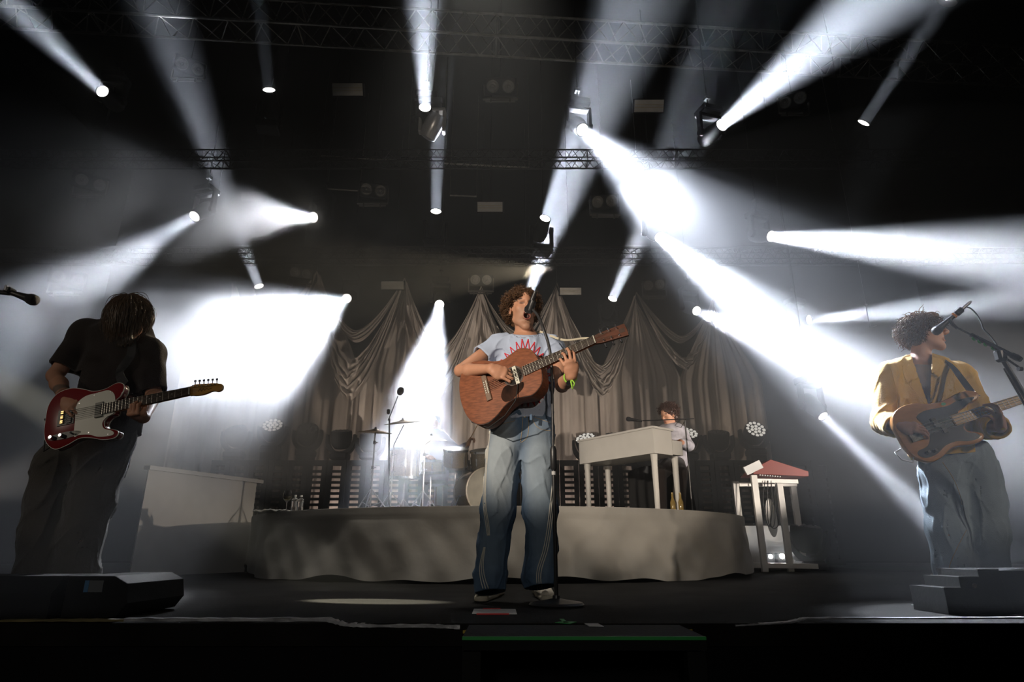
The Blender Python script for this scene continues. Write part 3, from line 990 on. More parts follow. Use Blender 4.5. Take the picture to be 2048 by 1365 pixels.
# a lamp body caught in the upright beam, one at the top right edge and small brackets
def lit_body(px, py, Y, s, label, at_=None):
    c = at_ if at_ is not None else P(px, py, Y)
    root = empty('moving_head_lamp', c + Vector((0, 0, .35)), label, 'stage lamp')
    b = MB().lathe([(.05, -.2), (.13, -.18), (.15, -.05), (.15, .08), (.12, .2), (.11, .22)], c, (.35, -.3, .6), n=24); b.build('lamp_body', M['pale_metal'], root, smooth='auto')
    b = MB()
    for sx in (-1, 1): b.box(c + Vector((sx * .19, 0, .10)), (.05, .12, .42), None, bev=.015)
    b.box(c + Vector((0, 0, .31)), (.42, .14, .06), None, bev=.015)
    b.build('yoke', M['pale_metal'], root)
    MB().box(c + Vector((0, 0, .42)), (.34, .28, .12), None, bev=.02).build('base', M['head_black'], root)
    MB().rod(c + Vector((0, 0, .46)), Vector((c.x, c.y, 9.84)), .01).build('clamp', M['black'], root)
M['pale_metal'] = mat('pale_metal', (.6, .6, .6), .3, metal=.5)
lit_body(1908, -22, 6.6, 1, 'lamp with a gleaming yoke cut off by the top right edge')
for (a, b_, Y, lb) in [((1732, 610), (1740, 655), 10.5, 'small gleaming bracket in the level beam left of the bassist'), ((1284, 469), (1308, 483), 10.9, 'small gleaming clamp at the start of the second brightest beam')]:
    p, q = P(*a, Y), P(*b_, Y - .02)
    m_ = MB().rod(p, q, .012, 6); m_.rod(q, q + Vector((.12, 0, .03)), .010, 6); m_.lathe([(.02, -.02), (.02, .02)], p, (1, 0, 0), n=8)
    m_.rod(p, Vector((p.x, p.y, 9.84)), .003, 4)
    tag(m_.build('rigging_clamp', M['pale_metal']), lb, 'clamp')

L4, d4 = BEAM4
best = min((abs((L4 + d4 * t - V0).dot(Vector((0, -math.sin(.4), math.cos(.4))))) * 0 + abs(682.5 - F * (((L4 + d4 * t).z - CZ) * CT - (L4 + d4 * t).y * ST) / ((L4 + d4 * t).y * CT + ((L4 + d4 * t).z - CZ) * ST) - 252), t) for V0 in (Vector((0, 0, 0)),) for t in [k * .02 for k in range(20, 200)])
H4 = L4 + d4 * best[1]
lit_body(0, 0, 0, 1, 'pale lamp body caught in the upright beam under the top centre lamp', at_=H4 + Vector((-.10, 0, -.02)))
# ---------------------------------------------------------------- things on the stage
V = Vector
M['shell'] = mat('champagne_sparkle', (.50, .42, .31), .25, noise=.45, nscale=140, spec=.9, coat=.6, lo=.4, hi=.6)
M['drumhead'] = mat('cream_drumhead', (.66, .62, .53), .5, noise=.22, nscale=6)
M['towel'] = mat('white_towel', (.7, .7, .68), .9, bump=.4, bscale=90)
M['clear'] = mat('clear_glass', (.95, .96, .96), .03, trans=1.0)
M['wine'] = mat('pale_wine', (.75, .68, .42), .1, trans=.7)
M['red_synth'] = mat('red_synth_case', (.17, .022, .014), .6, bump=.05)
M['dark_fabric'] = mat('dark_blind', (.012, .012, .013), .9)

# white plinth
def quadbox(b, p, u, n, L, D, z0, z1):
    """box with a corner at p, length L along u, depth D along n"""
    q = [p, p + u * L, p + u * L + n * D, p + n * D]
    vs = [V((a.x, a.y, z)) for z in (z0, z1) for a in q]
    b.add(vs, [(3, 2, 1, 0), (4, 5, 6, 7), (0, 1, 5, 4), (1, 2, 6, 5), (2, 3, 7, 6), (3, 0, 4, 7)])
p0 = V((-3.98, 6.93, 0)); p1 = V((-3.36, 8.38, 0)); u = (p1 - p0).normalized(); n = V((-u.y, u.x, 0))
root = empty('white_desk', (p0 + p1) / 2 + n * .25, 'tall white panel desk with an overhanging top board, left of the round riser', 'desk')
b = MB(); quadbox(b, p0, u, n, (p1 - p0).length, .02, 0.0, 1.10); b.build('body', M['white_paint'], root)
b = MB(); quadbox(b, p0 - u * .015 - n * .03, u, n, (p1 - p0).length + .10, .10, 1.10, 1.145); b.build('lid', M['white_paint'], root)

# piano
c0 = V((1.50, 6.60, 0)); u = V((-.603, .798, 0)).normalized(); n = V((u.y, -u.x, 0))
root = empty('stage_piano', (1.3, 7.2, RZ), 'white slab shaped keyboard case on four legs, right of the singer', 'piano')
L = 1.15
b = MB(); quadbox(b, c0, u, n, L, .30, 1.235, 1.50); b.build('case', M['white_paint'], root)
b = MB(); quadbox(b, c0 - u * .012 - n * .012, u, n, L + .024, .34, 1.50, 1.522); b.build('lid', M['white_paint'], root)
b = MB(); quadbox(b, c0 + n * .302, u, n, L, .17, 1.245, 1.33)
quadbox(b, c0 + n * .302, u, n, .05, .17, 1.33, 1.40); quadbox(b, c0 + n * .302 + u * (L - .05), u, n, .05, .17, 1.33, 1.40); b.build('keybed', M['white_paint'], root)
b = MB()
for k in range(44): quadbox(b, c0 + n * .335 + u * (.055 + k * .0237), u, n, .0215, .13, 1.33, 1.345)
b.build('white_keys', M['paper'], root)
b = MB()
for k in range(44):
    if k % 7 not in (2, 6): quadbox(b, c0 + n * .335 + u * (.055 + k * .0237 + .015), u, n, .012, .085, 1.345, 1.357)
b.build('black_keys', M['black_plastic'], root)
for (a_, d_) in ((.06, .06), (.06, .40), (L - .07, .06), (L - .07, .40)):
    q = c0 + u * a_ + n * d_
    MB().lathe([(.024, RZ + .008), (.026, RZ + .02), (.033, 1.16), (.04, 1.235)], (q.x, q.y, 0), n=16).build('leg', M['white_paint'], root, smooth='auto')
# microphone stands (generic)
M['mic_grille'] = mat('mic_grille', (.05, .05, .055), .4, metal=.7, bump=.8, bscale=500)
def mic(root_name, tail, head, label, parent=None, scale=1.0):
    tail, head = V(tail), V(head)
    d = (head - tail).normalized(); L = (head - tail).length
    root = empty(root_name, tail, label, 'microphone')
    MB().lathe([(.010, 0), (.0115, .01), (.013, L * .25), (.019, L * .66), (.021, L * .70)], tail, d, n=16).build('handle', M['black_plastic'], root, smooth='auto')
    MB().lathe([(.021, L * .70), (.0255, L * .76), (.027, L * .85), (.024, L * .94), (.014, L * .99), (.002, L)], tail, d, n=18).build('grille', M['mic_grille'], root, smooth='auto')
    return root
# singer's stand: round base, pole, clutch and gooseneck
SB = PF(1113, 1213)
root = empty('microphone_stand', SB, 'black round-base microphone stand with a gooseneck in front of the singer', 'microphone stand')
MB().lathe([(.135, 0.001), (.140, .008), (.13, .018), (.05, .030), (.02, .036), (.018, .05)], SB, n=40).build('round_base', M['black_plastic'], root, smooth='auto')
pt = P(1103, 727, 3.33)
MB().rod(SB + V((0, 0, .04)), SB.lerp(V((pt.x, pt.y, pt.z)), .60), .0105, 12).build('lower_pole', M['black_plastic'], root, smooth='auto')
MB().rod(SB.lerp(pt, .56), pt, .0075, 12).build('upper_pole', M['chrome_dark'] if 'chrome_dark' in M else M['black_plastic'], root, smooth='auto')
q0, q1 = SB.lerp(pt, .535), SB.lerp(pt, .635)
MB().lathe([(.012, 0), (.018, .01), (.018, (q1 - q0).length - .02), (.012, (q1 - q0).length)], q0, q1 - q0, n=16).build('clutch', M['black_plastic'], root, smooth='auto')
q0 = SB.lerp(pt, .515)
MB().lathe([(.0115, 0), (.0115, .018)], q0, q1 - q0, n=14).build('collar', M['paper'], root)
gn = [P(1103, 727, 3.33), P(1100, 703, 3.33), P(1094, 678, 3.32), P(1087, 659, 3.32), P(1081, 643, 3.31), P(1074, 629, 3.30), P(1064, 618, 3.30)]
gn = [V(p) for p in catmull([tuple(p) for p in gn], 5, closed=False)]
MB().tube(gn, .0085, 10).build('gooseneck', M['black_plastic'], root, smooth='auto')
MB().lathe([(.019, -.03), (.021, 0), (.019, .03)], P(1063, 612, 3.30), P(1056, 626, 3.32) - P(1071, 583, 3.27), n=14).build('mic_clip', M['black_plastic'], root, smooth='auto')
# tape marks on the base
b = MB(); b.box(SB + V((.085, -.03, .017)), (.07, .012, .004), Matrix.Rotation(.5, 3, 'Z')); b.box(SB + V((.06, -.02, .019)), (.012, .05, .004), Matrix.Rotation(.9, 3, 'Z')); b.build('tape_mark', M['green_tape'], root)
mic('microphone', P(1071, 583, 3.27), P(1055, 627, 3.33), 'black vocal microphone held in front of the nose of the singer')
# bassist's stand with boom
root = empty('microphone_stand', PF(2110, 1200), 'black boom microphone stand with green dots, right of the bassist', 'microphone stand')
jt = P(2001, 712, 3.25)
ft = PF(2120, 1210)
ft = V((3.05, 3.3, 0))
MB().rod(ft + V((0, 0, .25)), jt, .013, 12).build('pole', M['black_plastic'], root, smooth='auto')
MB().rod(ft.lerp(jt, .35), P(2003, 735, 3.28) + V((.03, .02, 0)), .006, 8).build('counter_rod', M['black_plastic'], root, smooth='auto')
for k in range(3):
    a = k * 2.09 + .4
    MB().tube([ft + V((0, 0, .30)), ft + V((.28 * math.cos(a), .28 * math.sin(a), .015))], .009, 8).build('leg', M['black_plastic'], root, smooth='auto')
bo0, bo1 = P(1912, 655, 3.42), P(2042, 720, 3.17)
b = MB().rod(bo0, bo0.lerp(bo1, .3), .0055, 8); b.build('thin_boom', M['black_plastic'], root, smooth='auto')
b = MB().rod(bo0.lerp(bo1, .25), bo1, .0125, 10); b.lathe([(.016, 0), (.018, .03), (.014, .05)], bo1 - (bo1 - bo0).normalized() * .05, bo1 - bo0, n=12); b.build('boom_arm', M['black_plastic'], root, smooth='auto')
b = MB().box(jt + V((0, 0, .0)), (.05, .05, .07), None, bev=.012); b.rod(jt + V((.02, -.01, -.02)), jt + V((.07, -.02, -.075)), .006); b.lathe([(.012, -.01), (.012, .01)], jt + V((.07, -.02, -.08)), (1, 0, 0), n=12); b.build('joint', M['black_plastic'], root)
for t in (.24, .33, .42, .54):
    q = bo0.lerp(bo1, t + .02) + V((0, -.012, -.024))
    MB().lathe([(.013, -.003), (.013, .003)], q, (0, -1, .2), n=16).build('green_dot', M['green_tape'], root)
m2 = mic('microphone', P(1915, 626, 3.42), P(1866, 668, 3.50), 'black vocal microphone in front of the face of the bassist')
tl, hd_ = P(1915, 626, 3.42), P(1866, 668, 3.50)
dd = (hd_ - tl).normalized()
MB().box(tl - dd * .012, (.034, .034, .045), frame(dd), bev=.006).build('transmitter', M['black_plastic'], m2)
MB().box(tl + dd * .022, (.028, .028, .012), frame(dd)).build('coloured_band', mat('orange_band', (.6, .22, .05), .5), m2)
MB().lathe([(.010, 0), (.010, .045), (.006, .06)], tl - dd * .035, -dd, n=12).build('plug', M['steel'], m2, smooth='auto')
MB().tube([P(1899, 640, 3.44), P(1906, 650, 3.43), P(1914, 657, 3.42)], [.012, .010, .008], 8).build('mic_clip', M['black_plastic'], m2, smooth='auto')
cb = [(1921, 621, 3.41), (1930, 615, 3.40), (1941, 617, 3.38), (1953, 629, 3.36), (1962, 645, 3.34), (1967, 658, 3.33), (1978, 670, 3.31), (1988, 682, 3.29), (1997, 697, 3.27), (2002, 712, 3.26)]
cbp = [V(p) for p in catmull([tuple(P(*c)) for c in cb], 5, closed=False)]
tag(MB().tube(cbp, .004, 8).build('microphone_cable', M['rubber'], None, smooth=True), 'black cable arching over the boom in front of the bassist', 'cable')
# microphone entering at the left edge
root = empty('microphone_stand', P(-60, 900, 2.7), 'black microphone boom entering at the left edge of the picture', 'microphone stand')
MB().rod(P(-160, 566, 2.75), P(18, 587, 2.75), .011, 10).build('boom_arm', M['black_plastic'], root, smooth='auto')
bt = P(-160, 566, 2.75); MB().rod(bt, V((bt.x - .15, bt.y + .05, .02)), .012, 10).build('pole', M['black_plastic'], root, smooth='auto')
MB().lathe([(.14, 0.001), (.13, .02), (.02, .03)], V((bt.x - .15, bt.y + .05, 0)), n=30).build('round_base', M['black_plastic'], root, smooth='auto')
MB().box(P(20, 582, 2.74), (.05, .03, .03), frame((1, 0, -.3)), bev=.006).build('mic_clip', M['black_plastic'], root)
b = MB().lathe([(.007, -.012), (.007, .012)], P(12, 576, 2.72), (0, 0, 1), n=10); b.build('screw', M['steel'], root)
mic('microphone', P(18, 584, 2.74), P(74, 603, 2.72), 'black microphone pointing right at the left edge of the picture')

# wedges and cases along the stage lip
def wedge(name, x0, x1, y0, y1, h, slope, label, cat='speaker', grp=None):
    root = empty(name, ((x0 + x1) / 2, (y0 + y1) / 2, 0), label, cat, grp)
    prof = [(y0, 0.002), (y0 - 0, h * .62), (y0 + .06, h), (y1 - slope, h), (y1, h * .45), (y1, .002)]
    vs = [V((x, y, z)) for x in (x0, x1) for (y, z) in prof]
    nn = len(prof)
    fs = [tuple(range(nn)), tuple(range(nn, 2 * nn))[::-1]] + [(i, i + nn, (i + 1) % nn + nn, (i + 1) % nn) for i in range(nn)]
    MB().add(vs, fs).build('cabinet', M['black'], root)
    return root
w1 = wedge('stage_monitor', -2.62, -1.865, 2.72, 3.25, .165, .2, 'low black stage monitor in the lower left corner')
w2 = empty('stage_monitor', (-1.62, 3.0, 0), 'low black stage monitor with a blue label in front of the left guitarist', 'speaker')
ol = [(-1.85, .002), (-1.85, .165), (-1.66, .165), (-1.60, .135), (-1.585, .06), (-1.62, .01), (-1.66, .002)]
MB().prism(ol, Matrix(((1, 0, 0, 0), (0, 0, 1, 0), (0, 1, 0, 0), (0, 0, 0, 1))), 2.78, 3.25, .004).build('cabinet', M['black'], w2)
MB().box((-1.735, 2.778, .125), (.075, .003, .045), None).build('label_plate', mat('grey_label', (.07, .075, .08), .6), w2)
MB().box((-1.765, 2.776, .125), (.018, .003, .045), None).build('blue_label', mat('blue_label', (.03, .12, .25), .6), w2)
# stepped case on the right
root = empty('stepped_case', (2.3, 3.1, 0), 'black stepped case with a hand hole beside the feet of the bassist', 'case')
def zat(px, py, Y): return P(px, py, Y).z
xa, xb, xc, xd = P(1888, 1180, 2.95).x, P(1918, 1160, 2.95).x, P(1957, 1150, 2.95).x, P(1999, 1150, 2.95).x
za, zb_, zc = zat(1900, 1177, 2.95), zat(1940, 1155, 2.95), zat(1980, 1141, 2.95)
ol = [(xa, .002), (xa, za), (xb, za), (xb, zb_), (xc, zb_), (xc, zc), (xd, zc), (xd + .03, .002)]
XZ = Matrix(((1, 0, 0, 0), (0, 0, 1, 0), (0, 1, 0, 0), (0, 0, 0, 1)))
MB().prism(ol, XZ, 2.95, 3.2, .002).build('cabinet', M['black'], root)
b = MB()
for (x_0, x_1, z_) in ((xa, xb, za), (xb, xc, zb_), (xc, xd, zc)): b.box(((x_0 + x_1) / 2, 2.955, z_ + .002), (x_1 - x_0, .012, .004))
b.build('metal_edge', M['alu'], root)
MB().lathe([(.017, -.002), (.017, .002)], V(((xb + xc) / 2 - .002, 2.947, zb_ - .035)), (0, -1, 0), n=16).build('hand_hole', M['matte_black'], root)
MB().lathe([(.010, -.002), (.010, .002)], V(((xb + xc) / 2 + .012, 2.943, zb_ - .035)), (0, -1, 0), n=16).build('round_sticker', mat('tan_sticker', (.25, .2, .12), .6), root)
root = empty('stage_monitor', (2.75, 3.1, 0), 'large black stage monitor in the lower right corner', 'speaker')
MB().prism([(xd + .035, .002), (xd + .01, zc - .003), (3.4, zc + .005), (3.4, .002)], XZ, 3.0, 3.4, .004).build('cabinet', M['black'], root)

# papers and tape on the deck
def decal(name, pxs, m, label, cat, z=.0025, parts=()):
    q = [PF(*p) for p in pxs]
    vs = [V((p.x, p.y, zz)) for zz in (.0005, z) for p in q]
    nq = len(q)
    fs = [tuple(range(nq)), tuple(range(nq, 2 * nq))[::-1]] + [(i, (i + 1) % nq, nq + (i + 1) % nq, nq + i) for i in range(nq)]
    o = MB().add(vs, fs).build(name, m)
    return tag(o, label, cat)
o = decal('set_list', [(944, 1229), (1034, 1230), (1031, 1220), (948, 1219.5)], M['paper'], 'grey paper taped down with red strips in front of the singer', 'paper')
for pxs in ([(953, 1231), (1018, 1231), (1018, 1229), (953, 1229)], [(966, 1220.2), (1001, 1220.2), (1001, 1219), (966, 1219)]):
    q = [PF(*p) for p in pxs]; vs = [V((p.x, p.y, zz)) for zz in (.001, .004) for p in q]
    MB().add(vs, [(0, 1, 2, 3), (7, 6, 5, 4), (0, 1, 5, 4), (1, 2, 6, 5), (2, 3, 7, 6), (3, 0, 4, 7)]).build('red_tape', M['red_tape'], o)
b = MB()
for pxs in ([(1110, 1247), (1140, 1249.5), (1153, 1246), (1126, 1245)], [(1119, 1240), (1127, 1240), (1137, 1248), (1128, 1248)]):
    q = [PF(*p) for p in pxs]; vs = [V((p.x, p.y, zz)) for zz in (.0005, .003) for p in q]
    b.add(vs, [(0, 1, 2, 3), (7, 6, 5, 4), (0, 1, 5, 4), (1, 2, 6, 5), (2, 3, 7, 6), (3, 0, 4, 7)])
tag(b.build('tape_mark', M['green_tape']), 'green tape mark shaped like an arrow near the stage lip', 'tape')
decal('paper_slip', [(1178, 1254), (1208, 1255), (1196, 1249), (1169, 1249)], M['paper'], 'small paper slip at the stage lip right of the green tape', 'paper')
o = decal('paper_sheet', [(1822, 1211), (1868, 1214), (1884, 1219), (1970, 1219.5), (1958, 1215), (1920, 1212)], M['paper'], 'crooked paper sheet on the deck before the stepped case', 'paper')
q = [PF(*p) for p in ((1904, 1220.5), (1966, 1220.5), (1966, 1219), (1904, 1219))]; vs = [V((p.x, p.y, zz)) for zz in (.001, .004) for p in q]
MB().add(vs, [(0, 1, 2, 3), (7, 6, 5, 4), (0, 1, 5, 4), (1, 2, 6, 5), (2, 3, 7, 6), (3, 0, 4, 7)]).build('red_tape', M['red_tape'], o)
cb = [PF(1962, 1218), PF(2010, 1222), PF(2060, 1231), PF(2120, 1236)]
tag(MB().tube([V((p.x, p.y, .006)) for p in cb], .005, 8).build('floor_cable', M['rubber']), 'thin dark cable running off the right edge of the deck', 'cable')
# steps in front of the stage with a green taped nosing
root = empty('stage_steps', (.3, 2.3, -1.25), 'black stage steps with a green taped nosing below the singer', 'steps')
x0, x1 = P(925, 1275, 2.25).x, P(1410, 1275, 2.25).x
zt = P(1100, 1274, 2.25).z
M['step_black'] = mat('step_black', (.006, .0065, .0065), .8, spec=.2, bump=.2)
MB().box(((x0 + x1) / 2, 2.41, zt - .02), (x1 - x0, .34, .04)).build('tread', M['step_black'], root)
MB().box(((x0 + x1) / 2, 2.242, zt - .004), (x1 - x0, .012, .010)).build('green_nosing', M['green_tape'], root)
for x_ in (x0 + .03, x1 - .03):
    MB().box((x_, 2.29, zt / 2 - .65), (.06, .06, 1.21 + zt)).build('leg', M['step_black'], root)
for k in range(1, 4):
    MB().box(((x0 + x1) / 2, 2.29 - k * .0, zt - .02 - k * .3), (x1 - x0 - .12, .10, .03)).build('tread', M['step_black'], root)
edge_tape('edge_tape', [(926, 1265), (1000, 1265), (1082, 1264)], M['yellow_tape'], w=.03, label='left strip of yellow tape just above the green nosing of the steps')
edge_tape('edge_tape', [(1150, 1266), (1260, 1265), (1384, 1264)], M['yellow_tape'], w=.03, label='right strip of yellow tape just above the green nosing of the steps')

# glass, bottles, towel on the riser
def on_riser(px, Y): p = P(px, 1019, Y); return V((p.x, Y, RZ + .008))
g = on_riser(572, 6.32)
root = empty('wine_glass', g, 'stemmed wine glass with pale wine on the left rim of the riser', 'glass')
MB().lathe([(.001, 0), (.032, .002), (.030, .004), (.005, .008), (.0035, .02), (.0035, .075), (.010, .085), (.034, .11), (.043, .135), (.040, .165), (.033, .195), (.0315, .195), (.038, .165), (.041, .135), (.032, .112), (.008, .09), (.001, .088)], g, n=28, caps=False).build('bowl', M['clear'], root, smooth='auto')
MB().lathe([(.001, .09), (.031, .112), (.0395, .133), (.0005, .133)], g, n=28, caps=False).build('wine', M['wine'], root, smooth='auto')
for i, (px, lb) in enumerate(((588, 'clear bottle next to the wine glass, nearer of the two'), (600, 'clear bottle on the riser rim, right one of the two beside the wine glass'))):
    q = on_riser(px, 6.33 + i * .03)
    root = empty('water_bottle', q, lb, 'bottle')
    MB().lathe([(.001, .0), (.030, .002), (.032, .02), (.030, .05), (.032, .055), (.030, .09), (.032, .095), (.028, .115), (.012, .135), (.012, .148), (.001, .148)], q, n=20, caps=False).build('bottle_body', M['clear'], root, smooth='auto')
    MB().lathe([(.0135, .136), (.0135, .153), (.001, .154)], q, n=16).build('cap', M['towel'], root, smooth='auto')
q = on_riser(548, 6.5)
b = MB()
vs, fs = [], []
for j in range(9):
    for i in range(25):
        x = (i / 24 - .5) * .34; y = (j / 8 - .5) * .2
        z = .018 + .012 * math.sin(i * .9 + j) * math.sin(j * 1.2 + i * .3) - .014 * (abs(x / .17) ** 4)
        vs.append(q + V((x, y + .05 * x, max(z, .002))))
for j in range(8):
    for i in range(24): fs.append((j * 25 + i, j * 25 + i + 1, (j + 1) * 25 + i + 1, (j + 1) * 25 + i))
o = b.add(vs, fs).build('towel', M['towel'], None, smooth=True)
sm = o.modifiers.new('thick', 'SOLIDIFY'); sm.thickness = .012
tag(o, 'crumpled white towel on the left rim of the riser', 'towel')

# ---------------------------------------------------------------- drum kit
DZ = RZ + .008
def drum(name, c, d, r, depth, label, cat='drum', lugs=8, head=None, hoop=None, group=None, tomlegs=False):
    c, d = V(c), V(d).normalized()
    root = empty(name, c, label, cat)
    MB().lathe([(r, -depth / 2), (r, depth / 2)], c, d, n=36).build('shell', M['shell'], root, smooth='auto')
    for s in (-1, 1):
        MB().lathe([(r + .006, -.018), (r + .012, -.016), (r + .012, .012), (r + .006, .014), (r - .004, .012), (r - .004, -.01)], c + d * (s * depth / 2), d * s, n=36, caps=False).build('hoop', hoop or M['chrome'], root, smooth='auto')
    MB().lathe([(r, .001), (r - .008, .006), (.001, .006)], c + d * depth / 2, d, n=36).build('drum_head', head or M['drumhead'], root, smooth='auto')
    R = frame(d)
    b = MB()
    for k in range(lugs):
        a = 2 * math.pi * k / lugs + .2
        o = R @ V((math.cos(a), math.sin(a), 0))
        b.box(c + o * (r + .008), (.016, .022, min(.09, depth * .4)), R @ Matrix.Rotation(a, 3, 'Z'), bev=.004)
        b.rod(c + o * (r + .012) - d * (depth / 2 + .01), c + o * (r + .012) + d * (depth / 2 + .01), .0035, 5)
    b.build('lugs', M['chrome'], root)
    return root
bd = drum('bass_drum', P(962, 985, 7.9) , (.42, -.9, 0), .275, .40, 'cream headed sparkle bass drum partly hidden by the left leg of the singer', lugs=8, hoop=M['shell'])
bc = P(962, 985, 7.9)
for s in (-1, 1): MB().rod(bc + V((s * .26, -.05, -.05)), V((bc.x + s * .36, bc.y - .12, DZ)), .008).build('spur', M['chrome'], bd)
def cstand(x, y, top, label, boom=None, cat='stand'):
    root = empty('drum_stand', (x, y, DZ), label, cat)
    b = MB().rod((x, y, DZ + .08), (x, y, DZ + .55), .0125); b.rod((x, y, DZ + .5), (x, y, top), .009); b.build('pole', M['chrome'], root, smooth='auto')
    b = MB()
    for z in (DZ + .54, top - .12): b.box((x, y, z), (.035, .03, .04), None, bev=.006); b.rod((x, y, z), (x + .04, y - .01, z), .005)
    b.build('clamps', M['chrome'], root)
    for k in range(3):
        a = k * 2.094 + .5
        b = MB().rod((x, y, DZ + .30), (x + .26 * math.cos(a), y + .26 * math.sin(a), DZ + .012), .008)
        b.rod((x, y, DZ + .10), (x + .13 * math.cos(a), y + .13 * math.sin(a), DZ + .16), .005); b.build('leg', M['chrome'], root, smooth='auto')
    if boom:
        MB().rod((x, y, top), boom, .007).build('boom', M['chrome'], root, smooth='auto')
    return root
def cymbal(c, r, tiltv, label):
    c = V(c); d = V(tiltv).normalized()
    root = empty('cymbal', c, label, 'cymbal', 'bronze cymbals of the drum kit')
    MB().lathe([(.008, .022), (.03, .020), (.045, .008), (r * .6, -.006), (r, -.022), (r, -.0235), (r * .6, -.008), (.045, .005), (.008, .018)], c, d, n=40, caps=False).build('plate', M['bronze'], root, smooth='auto')
    MB().lathe([(.012, .02), (.014, .035), (.006, .045)], c, d, n=12).build('wing_nut', M['black_plastic'], root)
    return root
def at(px, py, Y): return P(px, py, Y)
c1 = at(742, 862, 7.3); cstand(at(741, 1000, 7.3).x, 7.3, c1.z - .02, 'chrome cymbal stand at the left end of the drum kit'); cymbal((at(741, 1000, 7.3).x, 7.3, c1.z), .20, (.05, -.12, 1), 'leftmost bronze cymbal, level in front of a dark wash lamp')
c2 = at(800, 843, 7.6); cstand(at(781, 1000, 7.7).x, 7.7, at(781, 890, 7.7).z, 'tall chrome stand in the smoky beam, second from the left', boom=at(808, 850, 7.6)); cymbal(at(806, 843, 7.6), .23, (-.1, -.18, 1), 'high bronze cymbal in the smoky beam')
c3 = at(858, 868, 7.7); cstand(at(845, 1000, 7.5).x, 7.5, at(845, 890, 7.5).z, 'chrome boom stand in the middle of the smoky beam', boom=at(861, 882, 7.7)); cymbal(at(862, 875, 7.7), .2, (.1, -.2, 1), 'small bronze cymbal in the middle of the drum kit')
# overhead microphone on its boom
root = empty('microphone_stand', (at(777, 1000, 7.4).x, 7.45, DZ), 'tall thin microphone stand leaning over the drums', 'microphone stand')
x_ = at(777, 1000, 7.4).x
b = MB().rod((x_, 7.45, DZ + .02), at(779, 838, 7.45), .009); b.build('pole', M['black_plastic'], root, smooth='auto')
MB().rod(at(776, 842, 7.45), at(796, 792, 7.4), .006).build('boom_arm', M['black_plastic'], root, smooth='auto')
b = MB()
for k in range(3): b.rod((x_, 7.45, DZ + .12), (x_ + .22 * math.cos(k * 2.1 + 1), 7.45 + .22 * math.sin(k * 2.1 + 1), DZ + .012), .007)
b.build('legs', M['black_plastic'], root)
MB().box(at(777, 824, 7.45), (.04, .04, .06), None, bev=.01).build('joint', M['black_plastic'], root)
m4 = mic('microphone', at(806, 778, 7.38), at(799, 786, 7.36), 'small microphone at the top of the tall stand over the drums')
MB().lathe([(.001, -.045), (.035, -.04), (.042, 0), (.035, .04), (.001, .045)], at(801, 783, 7.38), (.3, -.8, .3), n=20).build('shock_mount', M['black_plastic'], m4, smooth='auto')
rt_ = drum('rack_tom', at(911, 917, 7.9), (.05, -.35, 1), .15, .22, 'sparkle rack tom left of the bass drum top, in the beam edge', lugs=6)
rt_ = drum('rack_tom', at(966, 921, 7.9), (-.05, -.3, 1), .15, .23, 'sparkle rack tom beside the left thigh of the singer', lugs=6)
drum('snare_drum', at(862, 935, 8.2), (0, -.1, 1), .178, .15, 'snare drum in the smoke under the dark figure of the drummer', lugs=8)
drum('floor_tom', at(810, 928, 8.1), (0, -.06, 1), .19, .36, 'large sparkle floor tom in the smoky beam', lugs=8)
for (px, py, Y, z) in ((862, 935, 8.2, .0), (810, 928, 8.1, 0), (911, 917, 8.0, 0), (966, 921, 8.0, 0)):
    c = at(px, py, Y)
    root = empty('drum_stand', (c.x, Y, DZ), {862: 'tripod stand under the snare drum', 810: 'three-legged support of the floor tom', 911: 'tripod holding the left rack tom', 966: 'tripod holding the right rack tom'}[px], 'stand')
    MB().rod((c.x, Y + .02, DZ + .1), (c.x, Y + .02, c.z - .12), .011).build('pole', M['chrome'], root, smooth='auto')
    for k in range(3):
        a = k * 2.094 + .3
        MB().rod((c.x, Y + .02, DZ + .25), (c.x + .2 * math.cos(a), Y + .02 + .2 * math.sin(a), DZ + .012), .007).build('leg', M['chrome'], root, smooth='auto')

# ---------------------------------------------------------------- right: synth on its white stand, floor lamps
YS = 8.7
def S(px, py, dy=0): return P(px, py, YS + dy)
root = empty('keyboard_stand', (S(1540, 1100).x, YS, 0), 'white wooden keyboard stand right of the riser', 'stand')
def bar(b, p, q, w, d=.05):
    p, q = V(p), V(q); R = frame(q - p, V((0, 1, 0)))
    b.box((p + q) / 2, (w, d, (q - p).length), R)
legs = [((1470, 963), (1474, 1140), 0), ((1507, 951), (1519, 1140), -.35), ((1558, 966), (1566, 1140), -.2), ((1585, 968), (1588, 1140), .2)]
for (a_, b_, dy) in legs:
    t_ = S(*a_, dy); MB().box((t_.x, t_.y, t_.z / 2), (.075, .05, t_.z - .004), None).build('leg', M['white_paint'], root)
b = MB()
zt = S(1540, 963).z
bar(b, S(1470, 970), S(1592, 970, .15), .05); bar(b, S(1504, 962, -.35), S(1594, 964, -.2), .05); b.build('rail', M['white_paint'], root)
b = MB(); bar(b, S(1494, 1131, -.1), S(1626, 1133, -.1), .06, .3); b.build('foot_board', M['white_paint'], root)
root = empty('synthesizer', S(1540, 945), 'red synthesizer with a white sheet on it, lying on the white stand', 'keyboard')
zb2 = S(1540, 958, -.1).z
ol = [(S(1486, 955).x, S(1486, 955, 0).z), (S(1500, 941).x, S(1500, 938).z), (S(1520, 927).x, S(1520, 927).z), (S(1592, 950).x, S(1592, 950).z), (S(1592, 959).x, zb2)]
YZ = Matrix(((1, 0, 0, 0), (0, 0, 1, 0), (0, 1, 0, 0), (0, 0, 0, 1)))
MB().prism(ol, YZ, YS - .38, YS + .1, .006).build('case', M['red_synth'], root)
